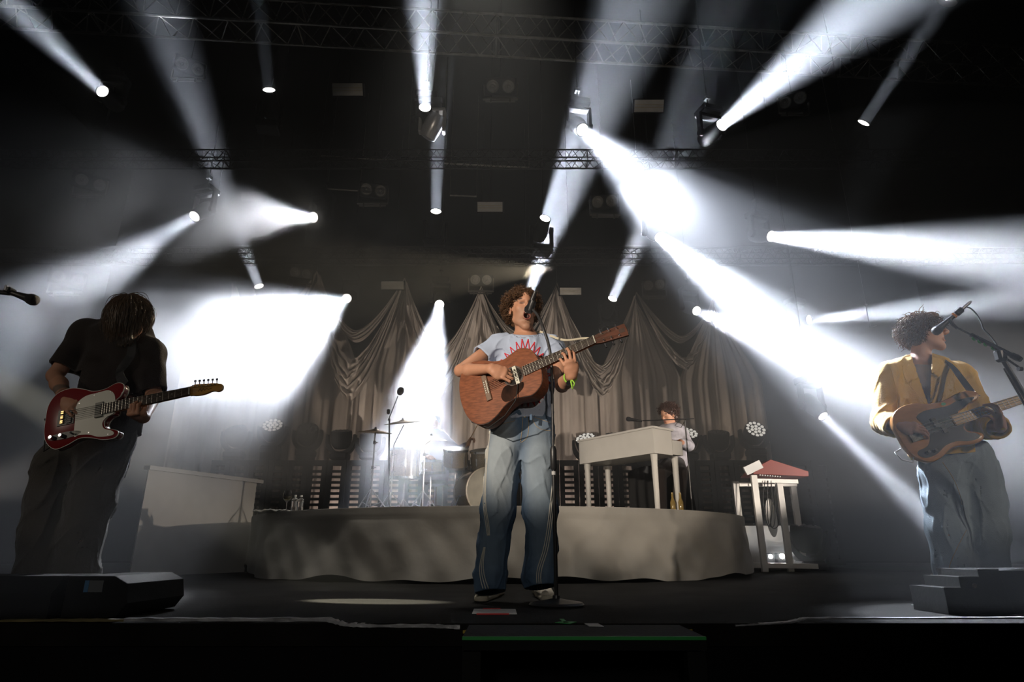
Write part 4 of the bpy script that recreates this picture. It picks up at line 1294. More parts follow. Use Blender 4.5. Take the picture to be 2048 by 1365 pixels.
b = MB(); b.box(S(1506, 936, -.40), (.24, .03, .11), Matrix.Rotation(-.42, 3, 'Y')); b.build('paper_sheet', M['paper'], root)
b = MB()
for k in range(9): b.lathe([(.010, -.01), (.008, .012)], S(1520 + k * 5, 951 + k * .4, -.40), (0, -1, .1), n=8)
b.build('knobs', M['paper'], root)
b = MB()
for k in range(3):
    pts = [S(1530 + k * 6, 962, -.37), S(1526 + k * 9, 1000, -.36), S(1532 + k * 5, 1040 + k * 6, -.36), S(1540 + k * 8, 1052, -.34), S(1546 + k * 5, 1010, -.3), S(1552, 966, -.3)]
    b.tube([V(p) for p in catmull([tuple(p) for p in pts], 5, closed=False)], .006, 6)
tag(b.build('hanging_cables', M['rubber'], None, smooth=True), 'black cables hanging in loops below the red synthesizer', 'cable')
o = MB().lathe([(.001, -.01), (.09, -.008), (.1, 0), (.09, .008), (.001, .01)], S(1543, 1036, -.1), (.25, -1, .05), n=28)
c_ = S(1543, 1036, -.1)
o.v = [(c_.x + (v[0] - c_.x) * .85, v[1], c_.z + (v[2] - c_.z) * 2.5) for v in o.v]
tag(o.build('oval_panel', M['white_paint'], None, smooth='auto'), 'pale oval panel hanging among cables under the red synthesizer', 'panel')
M['floor_glow'] = emission('floor_lamp_glow', (1.0, .93, .8), 9.0)
for (px, py, r, lb) in ((1541, 1114, .030, 'small glowing floor lamp under the keyboard stand, half hidden, left of two'), (1564, 1113, .038, 'brightest small floor lamp under the keyboard stand')):
    c = P(px, py, 9.15)
    root = empty('floor_lamp', (c.x, 9.15, 0), lb, 'stage lamp')
    MB().box((c.x, 9.21, c.z / 2 + .02), (.12, .12, c.z + .05), None, bev=.01).build('housing', M['head_black'], root)
    MB().lathe([(r, 0), (r * .8, .008), (.002, .012)], (c.x, 9.147, c.z), (0, -1, 0), n=20).build('lens', M['floor_glow'], root)
    ld = bpy.data.lights.new('lamp_light', 'POINT'); ld.energy = 4; ld.shadow_soft_size = .03; lo = bpy.data.objects.new('lamp_light', ld); COL.objects.link(lo); lo.location = (c.x, 9.08, c.z); lo.parent = root; lo.matrix_parent_inverse = world_of(root).inverted()
tag(MB().box((P(1545, 1095, 9.5).x, 9.5, .30), (.75, .04, .60), None, bev=.004).build('white_board', M['white_paint']), 'white board standing behind the two small floor lamps', 'panel')
b = MB().box((P(1560, 1140, 9.0).x, 9.0, .05), (1.1, .5, .09), None, bev=.01); tag(b.build('cable_case', M['black']), 'low black case on the floor under the keyboard stand', 'case')
wash_head(1612, 1052, 8.9, 1612, 900, .10, False, 'dim wash lamp standing low in the haze right of the keyboard stand')
# ---------------------------------------------------------------- guitars
M['mahogany'] = mat('mahogany', (.24, .078, .034), .62, noise=.4, nscale=26, stretch=(1, 1, 5), spec=.3)
M['mahogany_dark'] = mat('dark_mahogany', (.10, .034, .018), .4, noise=.3, nscale=20)
M['rosewood'] = mat('rosewood', (.045, .022, .014), .5, noise=.3, nscale=40)
M['maple'] = mat('maple', (.55, .33, .12), .35, noise=.15, nscale=30, coat=.4)
M['aged_maple'] = mat('aged_maple_headstock', (.50, .26, .055), .3, noise=.3, nscale=14, coat=.5)
M['red_body'] = mat('red_lacquer', (.20, .008, .010), .22, coat=.6)
M['cream_plastic'] = mat('cream_plastic', (.56, .55, .47), .35)
M['tortoise'] = mat('tortoiseshell', (.035, .014, .008), .15, noise=.7, nscale=25, coat=.5)
M['dull_metal'] = mat('dull_metal', (.16, .16, .15), .5, metal=.6)
M['string'] = mat('steel_string', (.6, .58, .52), .3, metal=1.0)
M['natural_body'] = mat('natural_orange_body', (.62, .27, .06), .3, noise=.22, nscale=9, stretch=(1, 1, 3), coat=.5)
M['hole_black'] = mat('sound_hole_dark', (.004, .003, .003), .9)
M['guard_black'] = mat('black_pickguard', (.012, .012, .013), .25, coat=.3)
M['strap_black'] = mat('black_strap', (.02, .02, .022), .8, bump=.3, bscale=300)
M['strap_cream'] = mat('cream_strap', (.55, .5, .38), .8, bump=.3, bscale=300)

def gframe(o, nut, up=V((0, .12, 1))):
    e1 = (V(nut) - V(o)).normalized()
    e2 = (up - e1 * up.dot(e1)).normalized()
    e3 = e1.cross(e2)
    return Matrix(((e1.x, e2.x, e3.x, o[0]), (e1.y, e2.y, e3.y, o[1]), (e1.z, e2.z, e3.z, o[2]), (0, 0, 0, 1)))
def rect(x0, x1, y0, y1): return [(x0, y0), (x1, y0), (x1, y1), (x0, y1)]
def circ(cx, cy, r, n=28, ry=None): return [(cx + r * math.cos(2 * math.pi * k / n), cy + (ry or r) * math.sin(2 * math.pi * k / n)) for k in range(n)]
def fretboard(M4, root, nut, end, zt, w0, w1, scale, nfr, mb, fret_m, inlays=()):
    ol = [(end, -w1), (nut, -w0), (nut, w0), (end, w1)]
    fb = MB().prism(ol, M4, zt - .005, zt).build('fretboard', mb, root)
    b = MB()
    for k in range(1, nfr + 1):
        x = nut - scale * (1 - 2 ** (-k / 12))
        if x < end: break
        w = w0 + (w1 - w0) * (nut - x) / (nut - end)
        b.prism(rect(x - .0012, x + .0012, -w, w), M4, zt, zt + .0012)
    b.build('frets', fret_m, fb)
    if inlays:
        b = MB()
        for k in inlays:
            x = nut - scale * (1 - .5 * (2 ** (-k / 12) + 2 ** (-(k - 1) / 12)))
            b.prism(circ(x, 0, .003, 10), M4, zt, zt + .0006)
        b.build('inlays', M['cream_plastic'], fb)
    MB().prism(rect(nut - .001, nut + .004, -w0, w0), M4, zt - .004, zt + .003).build('nut', M['cream_plastic'], root)
def strings(M4, root, x0, x1, w0, w1, z0, z1, n, m=None, r=.0009):
    b = MB()
    for k in range(n):
        t = k / (n - 1) * 2 - 1
        b.tube([M4 @ V((x0, w0 * t, z0)), M4 @ V((x1, w1 * t, z1))], r * (1 + .5 * (t + 1) / 2), 4)
    b.build('strings', m or M['string'], root)
def tuner(M4, root, x, y, z, out, m=None):
    b = MB(); m3 = M4.to_3x3()
    b.lathe([(.0045, 0), (.0045, .010), (.003, .014)], M4 @ V((x, y, z)), m3 @ V((0, 0, 1)), n=10)
    c = M4 @ V((x, y + out * .012, z - .010))
    b.rod(c, M4 @ V((x, y + out * .028, z - .010)), .0025, 6)
    b.box(M4 @ V((x, y + out * .034, z - .010)), (.012, .012, .006), m3, bev=.002)
    b.build('tuner', m or M['chrome'], root)

def strap(name, pts, w, m, parent, normal=V((0, -1, 0)), th=.003):
    pts = [V(p) for p in catmull([tuple(p) for p in pts], 6, closed=False)]
    vs, fs = [], []
    for i, p in enumerate(pts):
        t = (pts[min(i + 1, len(pts) - 1)] - pts[max(i - 1, 0)]).normalized()
        nr = normal[i * len(normal) // len(pts)] if isinstance(normal, list) else normal
        s = t.cross(nr).normalized(); nn = s.cross(t).normalized()
        vs += [p + s * w / 2 + nn * th, p - s * w / 2 + nn * th, p - s * w / 2, p + s * w / 2]
    for i in range(len(pts) - 1):
        for k in range(4): fs.append((i * 4 + k, i * 4 + (k + 1) % 4, i * 4 + 4 + (k + 1) % 4, i * 4 + 4 + k))
    fs += [(0, 1, 2, 3), tuple(len(vs) - 1 - k for k in range(4))]
    return MB().add(vs, fs).build(name, m, parent)

def acoustic(hole, nut):
    A = gframe(hole, nut)
    root = empty('acoustic_guitar', hole, 'reddish brown mahogany acoustic guitar played by the singer', 'guitar')
    half = [(.158, 0), (.157, .05), (.135, .11), (.08, .145), (.02, .136), (-.03, .124), (-.09, .140), (-.15, .175), (-.215, .193), (-.275, .172), (-.318, .11), (-.335, 0)]
    ol = catmull(half + [(x, -y) for x, y in half[-2:0:-1]], 6)
    MB().prism(ol, A, -.104, 0.0, .004).build('body', M['mahogany'], root, smooth='auto')
    MB().prism([(x * 1.004, y * 1.006) for x, y in ol], A, -.012, -.004).build('edge_binding', M['mahogany_dark'], root)
    MB().prism(circ(0, 0, .060), A, .0002, .0008).build('rosette', M['rosewood'], root)
    MB().prism(circ(0, 0, .050), A, .0008, .0014).build('sound_hole', M['hole_black'], root)
    pk = MB().prism(rect(.005, .028, -.058, .052), A, .0014, .008, .002); pk.build('hole_pickup', M['cream_plastic'], root)
    b = MB()
    for k in range(3): b.prism(circ(.0165, -.035 + .033 * k, .004, 10, .010 if k == 1 else .004), A, .008, .0085)
    b.build('pickup_slots', M['hole_black'], root)
    guard = catmull([(.028, -.052), (-.02, -.052), (-.045, -.035), (-.075, -.045), (-.098, -.085), (-.085, -.122), (-.045, -.125), (.0, -.108), (.035, -.088), (.045, -.06)], 5)
    MB().prism(guard, A, .0003, .0026).build('pickguard', M['tortoise'], root, smooth='auto')
    br = catmull([(-.150, .078), (-.178, .078), (-.182, .03), (-.186, 0), (-.182, -.03), (-.178, -.078), (-.150, -.078), (-.150, 0)], 2)
    bo = MB().prism(rect(-.182, -.150, -.078, .078), A, .0003, .010, .003).build('bridge', M['rosewood_light'], root)
    MB().prism(rect(-.160, -.156, -.040, .040), A, .010, .0135).build('saddle', M['cream_plastic'], bo)
    b = MB()
    for k in range(6): b.prism(circ(-.172, -.032 + k * .0128, .0034, 10), A, .010, .0135)
    b.build('bridge_pins', M['cream_plastic'], bo)
    L = .482
    nk = [(.13, .0, .030, -.020), (.2, 0, .028, -.020), (L, 0, .0225, -.016)]
    MB().prism([(.10, -.030), (L, -.0225), (L, .0225), (.10, .030)], A, -.018, .001, .008).build('neck', M['mahogany'], root, smooth='auto')
    fretboard(A, root, L, .062, .008, .0222, .028, .645, 20, M['rosewood'], M['string'], (5, 7, 9, 12))
    H = A @ Matrix.Translation((L, 0, 0)) @ Matrix.Rotation(math.radians(12), 4, 'Y')
    MB().prism([(0, -.0235), (.03, -.030), (.175, -.037), (.178, 0), (.175, .037), (.03, .030), (0, .0235)], H, -.014, .002, .002).build('headstock', M['mahogany_dark'], root)
    MB().prism(rect(.135, .165, -.012, .012), H, .002, .0025).build('headstock_mark', M['rosewood'], root)
    for s in (-1, 1):
        for k in range(3): tuner(H, root, .045 + k * .042, s * .022, .002, s)
    strings(A, root, -.158, L, .026, .017, .012, .012, 6)
    b = MB()
    for s in (-1, 1):
        for k in range(3):
            b.tube([A @ V((L, s * .0034 * (1 + 2 * (2 - k)), .012)), H @ V((.045 + k * .042, s * .022, .012))], .0008, 4)
    b.build('head_strings', M['string'], root)
    MB().lathe([(.006, 0), (.004, .01), (.007, .016)], A @ V((-.335, 0, -.05)), A.to_3x3() @ V((-1, 0, 0)), n=12).build('end_pin', M['black_plastic'], root)
    return root, A
M['rosewood_light'] = mat('rosewood_bridge', (.16, .09, .05), .45, noise=.3, nscale=50)

def tele(bridge, nut):
    A = gframe(bridge, nut, V((0, .10, 1)))
    root = empty('electric_guitar', bridge, 'dark red electric guitar with white pickguard and pale binding played by the bowed guitarist', 'guitar')
    ol = catmull([(-.098, 0), (-.093, .085), (-.055, .142), (.015, .158), (.085, .138), (.14, .114), (.20, .114), (.255, .133), (.292, .122), (.300, .09), (.285, .055), (.262, .032), (.262, -.030), (.232, -.042), (.212, -.070), (.222, -.100),
                  (.258, -.116), (.285, -.130), (.288, -.150), (.265, -.165), (.21, -.160), (.15, -.138), (.09, -.128), (.03, -.150), (-.03, -.158), (-.078, -.115), (-.096, -.06)], 5)
    MB().prism(ol, A, -.044, 0, .005).build('body', M['red_body'], root, smooth='auto')
    for z0, z1 in ((-.007, -.002), (-.042, -.037)):
        MB().prism([(x * 1.003 + .0003, y * 1.005) for x, y in ol], A, z0, z1).build('edge_binding', M['cream_plastic'], root)
    pg = catmull([(.06, .055), (.10, .092), (.16, .098), (.22, .100), (.252, .075), (.262, .034), (.262, -.028), (.228, -.045), (.206, -.070), (.216, -.104), (.256, -.124), (.27, -.142), (.25, -.150), (.19, -.142), (.14, -.120), (.09, -.112), (.065, -.112), (.062, -.03)], 5)
    MB().prism(pg, A, .0002, .003).build('pickguard', M['cream_plastic'], root, smooth='auto')
    b = MB()
    for (x, y) in ((.075, .06), (.15, .088), (.235, .088), (.075, -.105), (.14, -.11), (.24, -.14)): b.prism(circ(x, y, .003, 10), A, .003, .0042)
    b.build('screws', M['chrome'], root)
    MB().prism(rect(.165, .205, -.040, .040), A, .003, .011, .003).build('neck_pickup', M['dull_metal'], root)
    bp = MB().prism(rect(-.03, .055, -.042, .042), A, .0003, .004, .001).build('bridge_plate', M['dull_metal'], root)
    b = MB()
    for k in range(3): b.prism(rect(-.012, .004, -.034 + k * .024, -.014 + k * .024), A, .004, .011, .002)
    b.build('saddles', M['gold'], bp)
    MB().prism(rect(.018, .045, -.036, .036), A, .004, .009, .002).build('bridge_pickup', M['black_plastic'], bp)
    cp = MB().prism(circ(.015, -.098, .085, 24, .018), A, .0003, .003).build('control_plate', M['black_plastic'], root)
    for x in (-.045, .005): MB().lathe([(.010, 0), (.010, .016), (.008, .018)], A @ V((x, -.098, .003)), A.to_3x3() @ V((0, 0, 1)), n=16).build('knob', M['chrome'], cp, smooth='auto')
    MB().tube([A @ V((.055, -.098, .003)), A @ V((.062, -.098, .022))], [.003, .006], 8).build('selector_switch', M['black_plastic'], cp)
    L = .648
    MB().prism([(.20, -.028), (L, -.021), (L, .021), (.20, .028)], A, -.014, .006, .006).build('neck', M['aged_maple'], root, smooth='auto')
    fretboard(A, root, L, .195, .011, .021, .0275, .648, 21, M['rosewood'], M['string'], (3, 5, 7, 9, 12, 15))
    hs = catmull([(L, -.021), (L + .012, -.024), (L + .035, -.031), (L + .075, -.033), (L + .105, -.026), (L + .125, -.026), (L + .145, -.034), (L + .166, -.026), (L + .170, -.006), (L + .158, .006), (L + .12, .018), (L + .07, .026), (L + .03, .032), (L + .010, .028), (L, .021)], 4)
    MB().prism(hs, A, -.012, .003, .002).build('headstock', M['aged_maple'], root, smooth='auto')
    for k in range(6): tuner(A, root, L + .022 + k * .0225, .020 - k * .003, .003, 1)
    b = MB()
    sc = [(L + .045, -.012), (L + .055, .002), (L + .06, -.014), (L + .072, -.002), (L + .078, -.014), (L + .088, -.004), (L + .095, -.012), (L + .115, -.008)]
    b.tube([A @ V((x, y, .0036)) for x, y in catmull(sc, 4, closed=False)], .0012, 4)
    b.build('script_mark', M['rosewood'], root)
    strings(A, root, -.01, L, .026, .0165, .012, .015, 6)
    b = MB()
    for k in range(6): b.tube([A @ V((L, .0165 - k * .0066, .015)), A @ V((L + .022 + k * .0225, .020 - k * .003, .010))], .0008, 4)
    b.build('head_strings', M['string'], root)
    return root, A

def pbass(bridge, nut):
    A = gframe(bridge, nut, V((0, .14, 1)))
    root = empty('bass_guitar', bridge, 'orange natural wood bass guitar with black pickguard played by the man in yellow', 'guitar')
    ol = catmull([(-.100, .01), (-.094, .085), (-.055, .14), (.015, .165), (.09, .158), (.16, .132), (.24, .124), (.32, .138), (.385, .140), (.43, .118), (.437, .092), (.41, .072), (.36, .062), (.32, .050), (.285, .034), (.272, -.034), (.258, -.050), (.262, -.072), (.292, -.088),
                  (.322, -.106), (.318, -.132), (.28, -.148), (.22, -.145), (.17, -.133), (.12, -.136), (.05, -.163), (-.02, -.168), (-.078, -.125), (-.100, -.06)], 5)
    MB().prism(ol, A, -.044, 0, .010).build('body', M['natural_body'], root, smooth='auto')
    pg = catmull([(.045, .080), (.10, .100), (.17, .094), (.24, .088), (.30, .098), (.36, .098), (.40, .088), (.36, .068), (.30, .050), (.265, .032), (.262, -.034), (.245, -.050), (.25, -.078), (.288, -.098), (.300, -.118), (.27, -.130), (.22, -.124), (.17, -.108), (.10, -.112), (.03, -.140), (-.03, -.142),
                  (-.062, -.118), (-.05, -.095), (.0, -.088), (.03, -.07), (.055, -.03), (.055, .03)], 4)
    MB().prism(pg, A, .0002, .003).build('pickguard', M['guard_black'], root, smooth='auto')
    for (x, y) in ((.118, .022), (.142, -.022)): MB().prism(rect(x - .014, x + .014, y - .028, y + .028), A, .003, .012, .003).build('pickup', M['black_plastic'], root)
    bp = MB().prism(rect(-.055, .012, -.045, .045), A, .0002, .014, .003).build('bridge_cover', mat('patterned_cover', (.10, .09, .06), .5, color2=(.30, .27, .18), nscale=70, ndetail=1), root)
    for x, y in ((-.01, -.118), (.03, -.120)): MB().lathe([(.009, 0), (.009, .018), (.007, .020)], A @ V((x, y, .003)), A.to_3x3() @ V((0, 0, 1)), n=16).build('knob', M['black_plastic'], root, smooth='auto')
    b = MB()
    for (x, y) in ((.05, .075), (.2, .084), (.33, .092), (.27, -.118), (.16, -.105), (.05, -.13)): b.prism(circ(x, y, .0028, 8), A, .003, .0042)
    b.build('screws', M['chrome'], root)
    L = .864
    MB().prism([(.21, -.031), (L, -.021), (L, .021), (.21, .031)], A, -.016, .008, .006).build('neck', M['maple'], root, smooth='auto')
    fretboard(A, root, L, .215, .012, .021, .031, .864, 20, M['maple'], M['steel'], (3, 5, 7, 9, 12, 15))
    hs = catmull([(L, -.021), (L + .02, -.026), (L + .06, -.036), (L + .13, -.030), (L + .19, -.030), (L + .21, -.008), (L + .17, .022), (L + .10, .034), (L + .03, .040), (L, .021)], 4)
    MB().prism(hs, A, -.012, .003, .002).build('headstock', M['maple'], root, smooth='auto')
    for k in range(4): tuner(A, root, L + .035 + k * .037, .028 - k * .005, .003, 1)
    strings(A, root, .0, L, .028, .016, .016, .016, 4, r=.0014)
    MB().prism(circ(.225, .105, .013, 16, .009), A, .0002, .0012).build('green_dot', M['green_tape'], root)
    MB().lathe([(.005, 0), (.004, .012), (.009, .016), (.009, .022)], A @ V((.42, .105, -.02)), A.to_3x3() @ V((.5, .6, 0)), n=12).build('strap_button', M['chrome'], root)
    MB().tube([A @ V((-.075, -.11, -.02)), A @ V((-.10, -.14, -.02)), A @ V((-.15, -.11, -.015)), A @ V((-.16, -.06, -.02)), A @ V((-.11, -.05, -.04))], .004, 8).build('output_cable', M['paper'], root, smooth=True)
    return root, A

# ---------------------------------------------------------------- human figures
class Head:
    def __init__(s, c, fwd, up=(0, 0, 1), sc=1.0, open_=0.0):
        s.c = V(c); s.y = V(fwd).normalized()
        u = V(up); s.z = (u - s.y * u.dot(s.y)).normalized(); s.x = s.y.cross(s.z)
        s.s = sc; s.o = open_
        s.R = Matrix((s.x, s.y, s.z)).transposed()
    def p(s, x, y, z): return s.c + (s.x * x + s.y * y + s.z * z) * s.s
    def e(s, c, r, k=.02): return Ell(s.p(*c), [q * s.s for q in r], s.R, k * s.s)
    def cn(s, a, b, ra, rb, k=.02): return Cone(s.p(*a), s.p(*b), ra * s.s, rb * s.s, k=k * s.s)
    def ops(s):
        o = s.o
        A = [s.e((0, -.018, .028), (.074, .094, .088), .03), s.e((0, .030, -.038 - .008 * o), (.052, .058, .074), .045), s.cn((0, .078, .055), (0, .080, .03), .03, .03, .03)]
        for q in (-1, 1):
            A += [s.e((q * .034, .005, -.055 - .014 * o), (.022, .036, .034), .03), s.e((q * .036, .058, -.022), (.022, .020, .024), .022),
                  s.e((q * .079, -.008, -.010), (.008, .018, .029), .008), s.cn((q * .012, .086, .024), (q * .042, .074, .026), .010, .009, .016)]
        A += [s.e((0, .060 - .006 * o, -.100 - .036 * o), (.024, .022, .018), .03),
              s.cn((0, .088, .014), (0, .112, -.024), .0075, .0115, .010), s.e((0, .108, -.030), (.012, .011, .010), .008)]
        for q in (-1, 1): A.append(s.cn((q * .050, -.002, -.062 - .010 * o), (q * .010, .060, -.108 - .034 * o), .016, .015, .022))
        for q in (-1, 1): A += [s.e((q * .012, .099, -.033), (.008, .010, .008), .007)]
        w, h = .022, .0045 + .021 * o
        zc = -.068 - .010 * o
        for k in range(12):
            a0, a1 = 2 * math.pi * k / 12, 2 * math.pi * (k + 1) / 12
            P0 = (w * math.cos(a0), .088 - .010 * abs(math.cos(a0)) ** 2 - .004 * o, zc + h * math.sin(a0)); P1 = (w * math.cos(a1), .088 - .010 * abs(math.cos(a1)) ** 2 - .004 * o, zc + h * math.sin(a1))
            A.append(s.cn(P0, P1, .0042, .0042, .006))
        S = []
        for q in (-1, 1):
            S.append(s.e((q * .031, .100, .003), (.018, .018, .011), .012))
            S.append(s.e((q * .090, .002, -.006), (.008, .011, .018), .006))
        if o > .2: S.append(s.e((0, .092, zc), (w * .86, .034, h * .9), .004))
        E = [s.e((q * .031, .0715, .003), (.0135, .0135, .0125), .003) for q in (-1, 1)]
        return A, S, E
    def rules(s, skin, lips, brow, stubble=None, closed=True):
        zc = -.068 - .010 * s.o
        R = []
        if stubble: R += [(s.p(0, .06, -.085), (.062 * s.s,) * 3, (*stubble, .55), .4)]
        R += [(s.p(0, .088, zc), (.022 * s.s, .022 * s.s, (.008 + .022 * s.o) * s.s), lips, .25)]
        for q in (-1, 1):
            for t in (.018, .030, .042):
                R.append((s.p(q * t, .086 - .1 * max(0, t - .03), .027 + .002 * (t > .02)), (.0095 * s.s,) * 2 + (.0055 * s.s,), brow, .5))
            if not closed:
                R.append((s.p(q * .031, .088, .0045), (.0165 * s.s, .012 * s.s, .0062 * s.s), (.10, .045, .03, .75), .5))
                R.append((s.p(q * .031, .088, .002), (.0120 * s.s, .01 * s.s, .0026 * s.s), (.035, .018, .013), .4))
            else:
                R.append((s.p(q * .031, .086, -.001), (.012 * s.s, .01 * s.s, .0022 * s.s), (*[c * .4 for c in skin],), .4))
        if s.o > .2: R.append((s.p(0, .072, zc), (.019 * s.s, .022 * s.s, .014 * s.s), (.05, .012, .010), .2))
        return R

def rot_towards(d, n, deg):
    a = math.radians(deg)
    return (d * math.cos(a) + n * math.sin(a)).normalized()

def hand(w, d, n, thumb, curls, sc=1.0, spread=.06, tcurl=(20, 25), tdir=None, k=.008):
    """w wrist, d towards the knuckles, n out of the palm, thumb: sign along d x n; curls: per finger three joint angles"""
    w = V(w); d = V(d).normalized(); n = V(n); n = (n - d * n.dot(d)).normalized(); t = d.cross(n) * thumb
    S = sc
    A = [Cone(w, w + d * .040 * S, .021 * S, .019 * S, t, 1.35, .02), Cone(w + d * .03 * S, w + d * .078 * S, .0160 * S, .0140 * S, t, 2.15, .016)]
    A.append(Cone(w + d * .022 * S + t * .020 * S, w + d * .052 * S + t * .034 * S + n * .010 * S, .017 * S, .0125 * S, k=.016))
    offs = ((.031, .084, .044, .026, .021, .0092), (.0105, .089, .049, .030, .022, .0095), (-.0105, .085, .045, .028, .021, .0090), (-.030, .076, .035, .021, .018, .0080))
    for i, (o, f, l1, l2, l3, r) in enumerate(offs):
        c = curls[i]
        p = w + t * (o * S) + d * ((f - .010) * S)
        dd = (d + t * (spread * (1.5 - i) / 1.5)).normalized()
        a = 0
        for j, l in enumerate((l1, l2, l3)):
            a += c[j]
            q = p + rot_towards(dd, n, a) * (l * S)
            r0 = r * (1 - .08 * j) * S; r1 = r * (1 - .08 * (j + 1)) * S
            A.append(Cone(p, q, r0, r1, k=.0025 if j else .004))
            p = q
    td = V(tdir).normalized() if tdir is not None else (d * .62 + t * .70 + n * .35).normalized()
    p = w + d * .040 * S + t * .034 * S + n * .008 * S
    q = p + td * .034 * S; A.append(Cone(p, q, .0125 * S, .0108 * S, k=.012))
    td2 = rot_towards(td, (d * .8 + n * .6).normalized(), tcurl[0]); q2 = q + td2 * .028 * S; A.append(Cone(q, q2, .0105 * S, .0088 * S, k=.006))
    return A

class BV:
    """rays against a built mesh, to lay seams and prints on its surface"""
    def __init__(s, *objs):
        from mathutils.bvhtree import BVHTree
        s.t = []
        for o in objs:
            m = world_of(o)
            s.t.append(BVHTree.FromPolygons([m @ v.co for v in o.data.vertices], [tuple(p.vertices) for p in o.data.polygons]))
    def hit(s, px, py):
        o = V((0, 0, CZ)); d = (P(px, py, 3.0) - o).normalized()
        best = None
        for t in s.t:
            loc, nr, i, dist = t.ray_cast(o, d)
            if loc is not None and (best is None or dist < best[2]): best = (loc, nr, dist)
        if best is None: return None
        loc, nr, _ = best
        if nr.dot(d) > 0: nr = -nr
        return loc, nr
def seam(bv, name, lines, r, m, parent, off=.0, n=6, sides=5):
    b = MB()
    for ln in lines:
        pts = catmull(ln, n, closed=False) if len(ln) > 2 else [tuple(ln[0][i] + (ln[1][i] - ln[0][i]) * k / 8 for i in (0, 1)) for k in range(9)]
        cur = []
        for (x, y) in pts:
            h = bv.hit(x, y)
            if h is None or (cur and (h[0] - cur[-1]).length > .06):
                if len(cur) > 1: b.tube(cur, r, sides)
                cur = [] if h is None else [h[0] + h[1] * off]
                continue
            cur.append(h[0] + h[1] * off)
        if len(cur) > 1: b.tube(cur, r, sides)
    if b.v: return b.build(name, m, parent, smooth=True)
def patch(bv, name, poly, m, parent, off=.004, th=.004, nu=14, nv=22):
    """a patch of cloth lying on a surface: poly = left edge and right edge pixel lines from top to bottom"""
    lf, rt = poly
    def at_(ln, v):
        x = v * (len(ln) - 1); i = min(int(x), len(ln) - 2); f = x - i
        return (ln[i][0] + (ln[i + 1][0] - ln[i][0]) * f, ln[i][1] + (ln[i + 1][1] - ln[i][1]) * f)
    top, bot, ok = [], [], True
    last = None
    for j in range(nv + 1):
        a, c = at_(lf, j / nv), at_(rt, j / nv)
        for i in range(nu + 1):
            x, y = a[0] + (c[0] - a[0]) * i / nu, a[1] + (c[1] - a[1]) * i / nu
            h = bv.hit(x, y)
            if h is None or (last is not None and (h[0] - last[0]).length > .12): h = last
            last = h if h else last
            if h is None: return None
            top.append(h[0] + h[1] * (off + th)); bot.append(h[0] + h[1] * (off * .2))
    W = nu + 1; N = len(top)
    fs = []
    for j in range(nv):
        for i in range(nu):
            a = j * W + i
            fs.append((a, a + 1, a + W + 1, a + W)); fs.append((N + a, N + a + W, N + a + W + 1, N + a + 1))
    rim = [i for i in range(W)] + [j * W + nu for j in range(1, nv + 1)] + [nv * W + i for i in range(nu - 1, -1, -1)] + [j * W for j in range(nv - 1, 0, -1)]
    for k in range(len(rim)):
        a, b_ = rim[k], rim[(k + 1) % len(rim)]
        fs.append((a, N + a, N + b_, b_))
    return MB().add(top + bot, fs).build(name, m, parent, smooth='auto')

def folds(amp, sx=1.0, sz=.3, scale=30, i0=0, amp2=0, scale2=70):
    def f(X, Y, Z):
        d = amp * snoise(X * sx, Y * sx, Z * sz, scale, i0)
        if amp2: d = d + amp2 * snoise(X, Y, Z * .8, scale2, i0 + 6)
        return d
    return f

def curly_hair(H, base, root, m, n=1500, R=(.112, .118, .112), c=(0, -.022, .030), seed=1, curl=.012, length=.045, wav=2.3, droop=.2, win=None, thick=.0026, name='hair'):
    """base: list of prims for the cap; curls are spirals growing out of it"""
    rg = random.Random(seed)
    b = MB()
    cnt = 0
    while cnt < n:
        v = V((rg.gauss(0, 1), rg.gauss(0, 1), rg.gauss(0, 1))).normalized()
        if win(v): continue
        cnt += 1
        q = .80 + .22 * rg.random()
        p0 = V((c[0] + v.x * R[0] * q, c[1] + v.y * R[1] * q, c[2] + v.z * R[2] * q))
        grow = (v * rg.uniform(.1, .9) + V((rg.gauss(0, .5), rg.gauss(0, .5), rg.gauss(0, .4) - droop - max(0, .4 - v.z) * .6))).normalized()
        a = grow.orthogonal().normalized(); bb = grow.cross(a)
        ph = rg.uniform(0, 6.28); L = length * rg.uniform(.5, 1.2); cr = curl * rg.uniform(.5, 1.2)
        pts = []
        K = 11
        for k in range(K):
            t = k / (K - 1)
            an = ph + wav * 6.28 * t
            pts.append(H.p(*(p0 + grow * (L * t) + a * (cr * math.cos(an)) + bb * (cr * math.sin(an)))))
        b.tube(pts, [thick * (1 - .6 * (k / (K - 1))) for k in range(K)], 3, caps=False)
    return b.build('curls', m, root, smooth=True)
def skin_mat(name): return attr_mat(name, rough=.58, sss=.08, bump=.08, bscale=220, noise=.10)
M['skin'] = skin_mat('skin')
SKIN = (.50, .25, .155)
M['brown_hair'] = mat('brown_curly_hair', (.115, .058, .028), .45, noise=.5, nscale=60, spec=.25)
M['dark_hair'] = mat('dark_brown_hair', (.10, .052, .024), .42, noise=.4, nscale=60, spec=.6)
M['wave_hair'] = mat('wavy_brown_hair', (.12, .062, .030), .6, noise=.4, nscale=60, spec=.15)
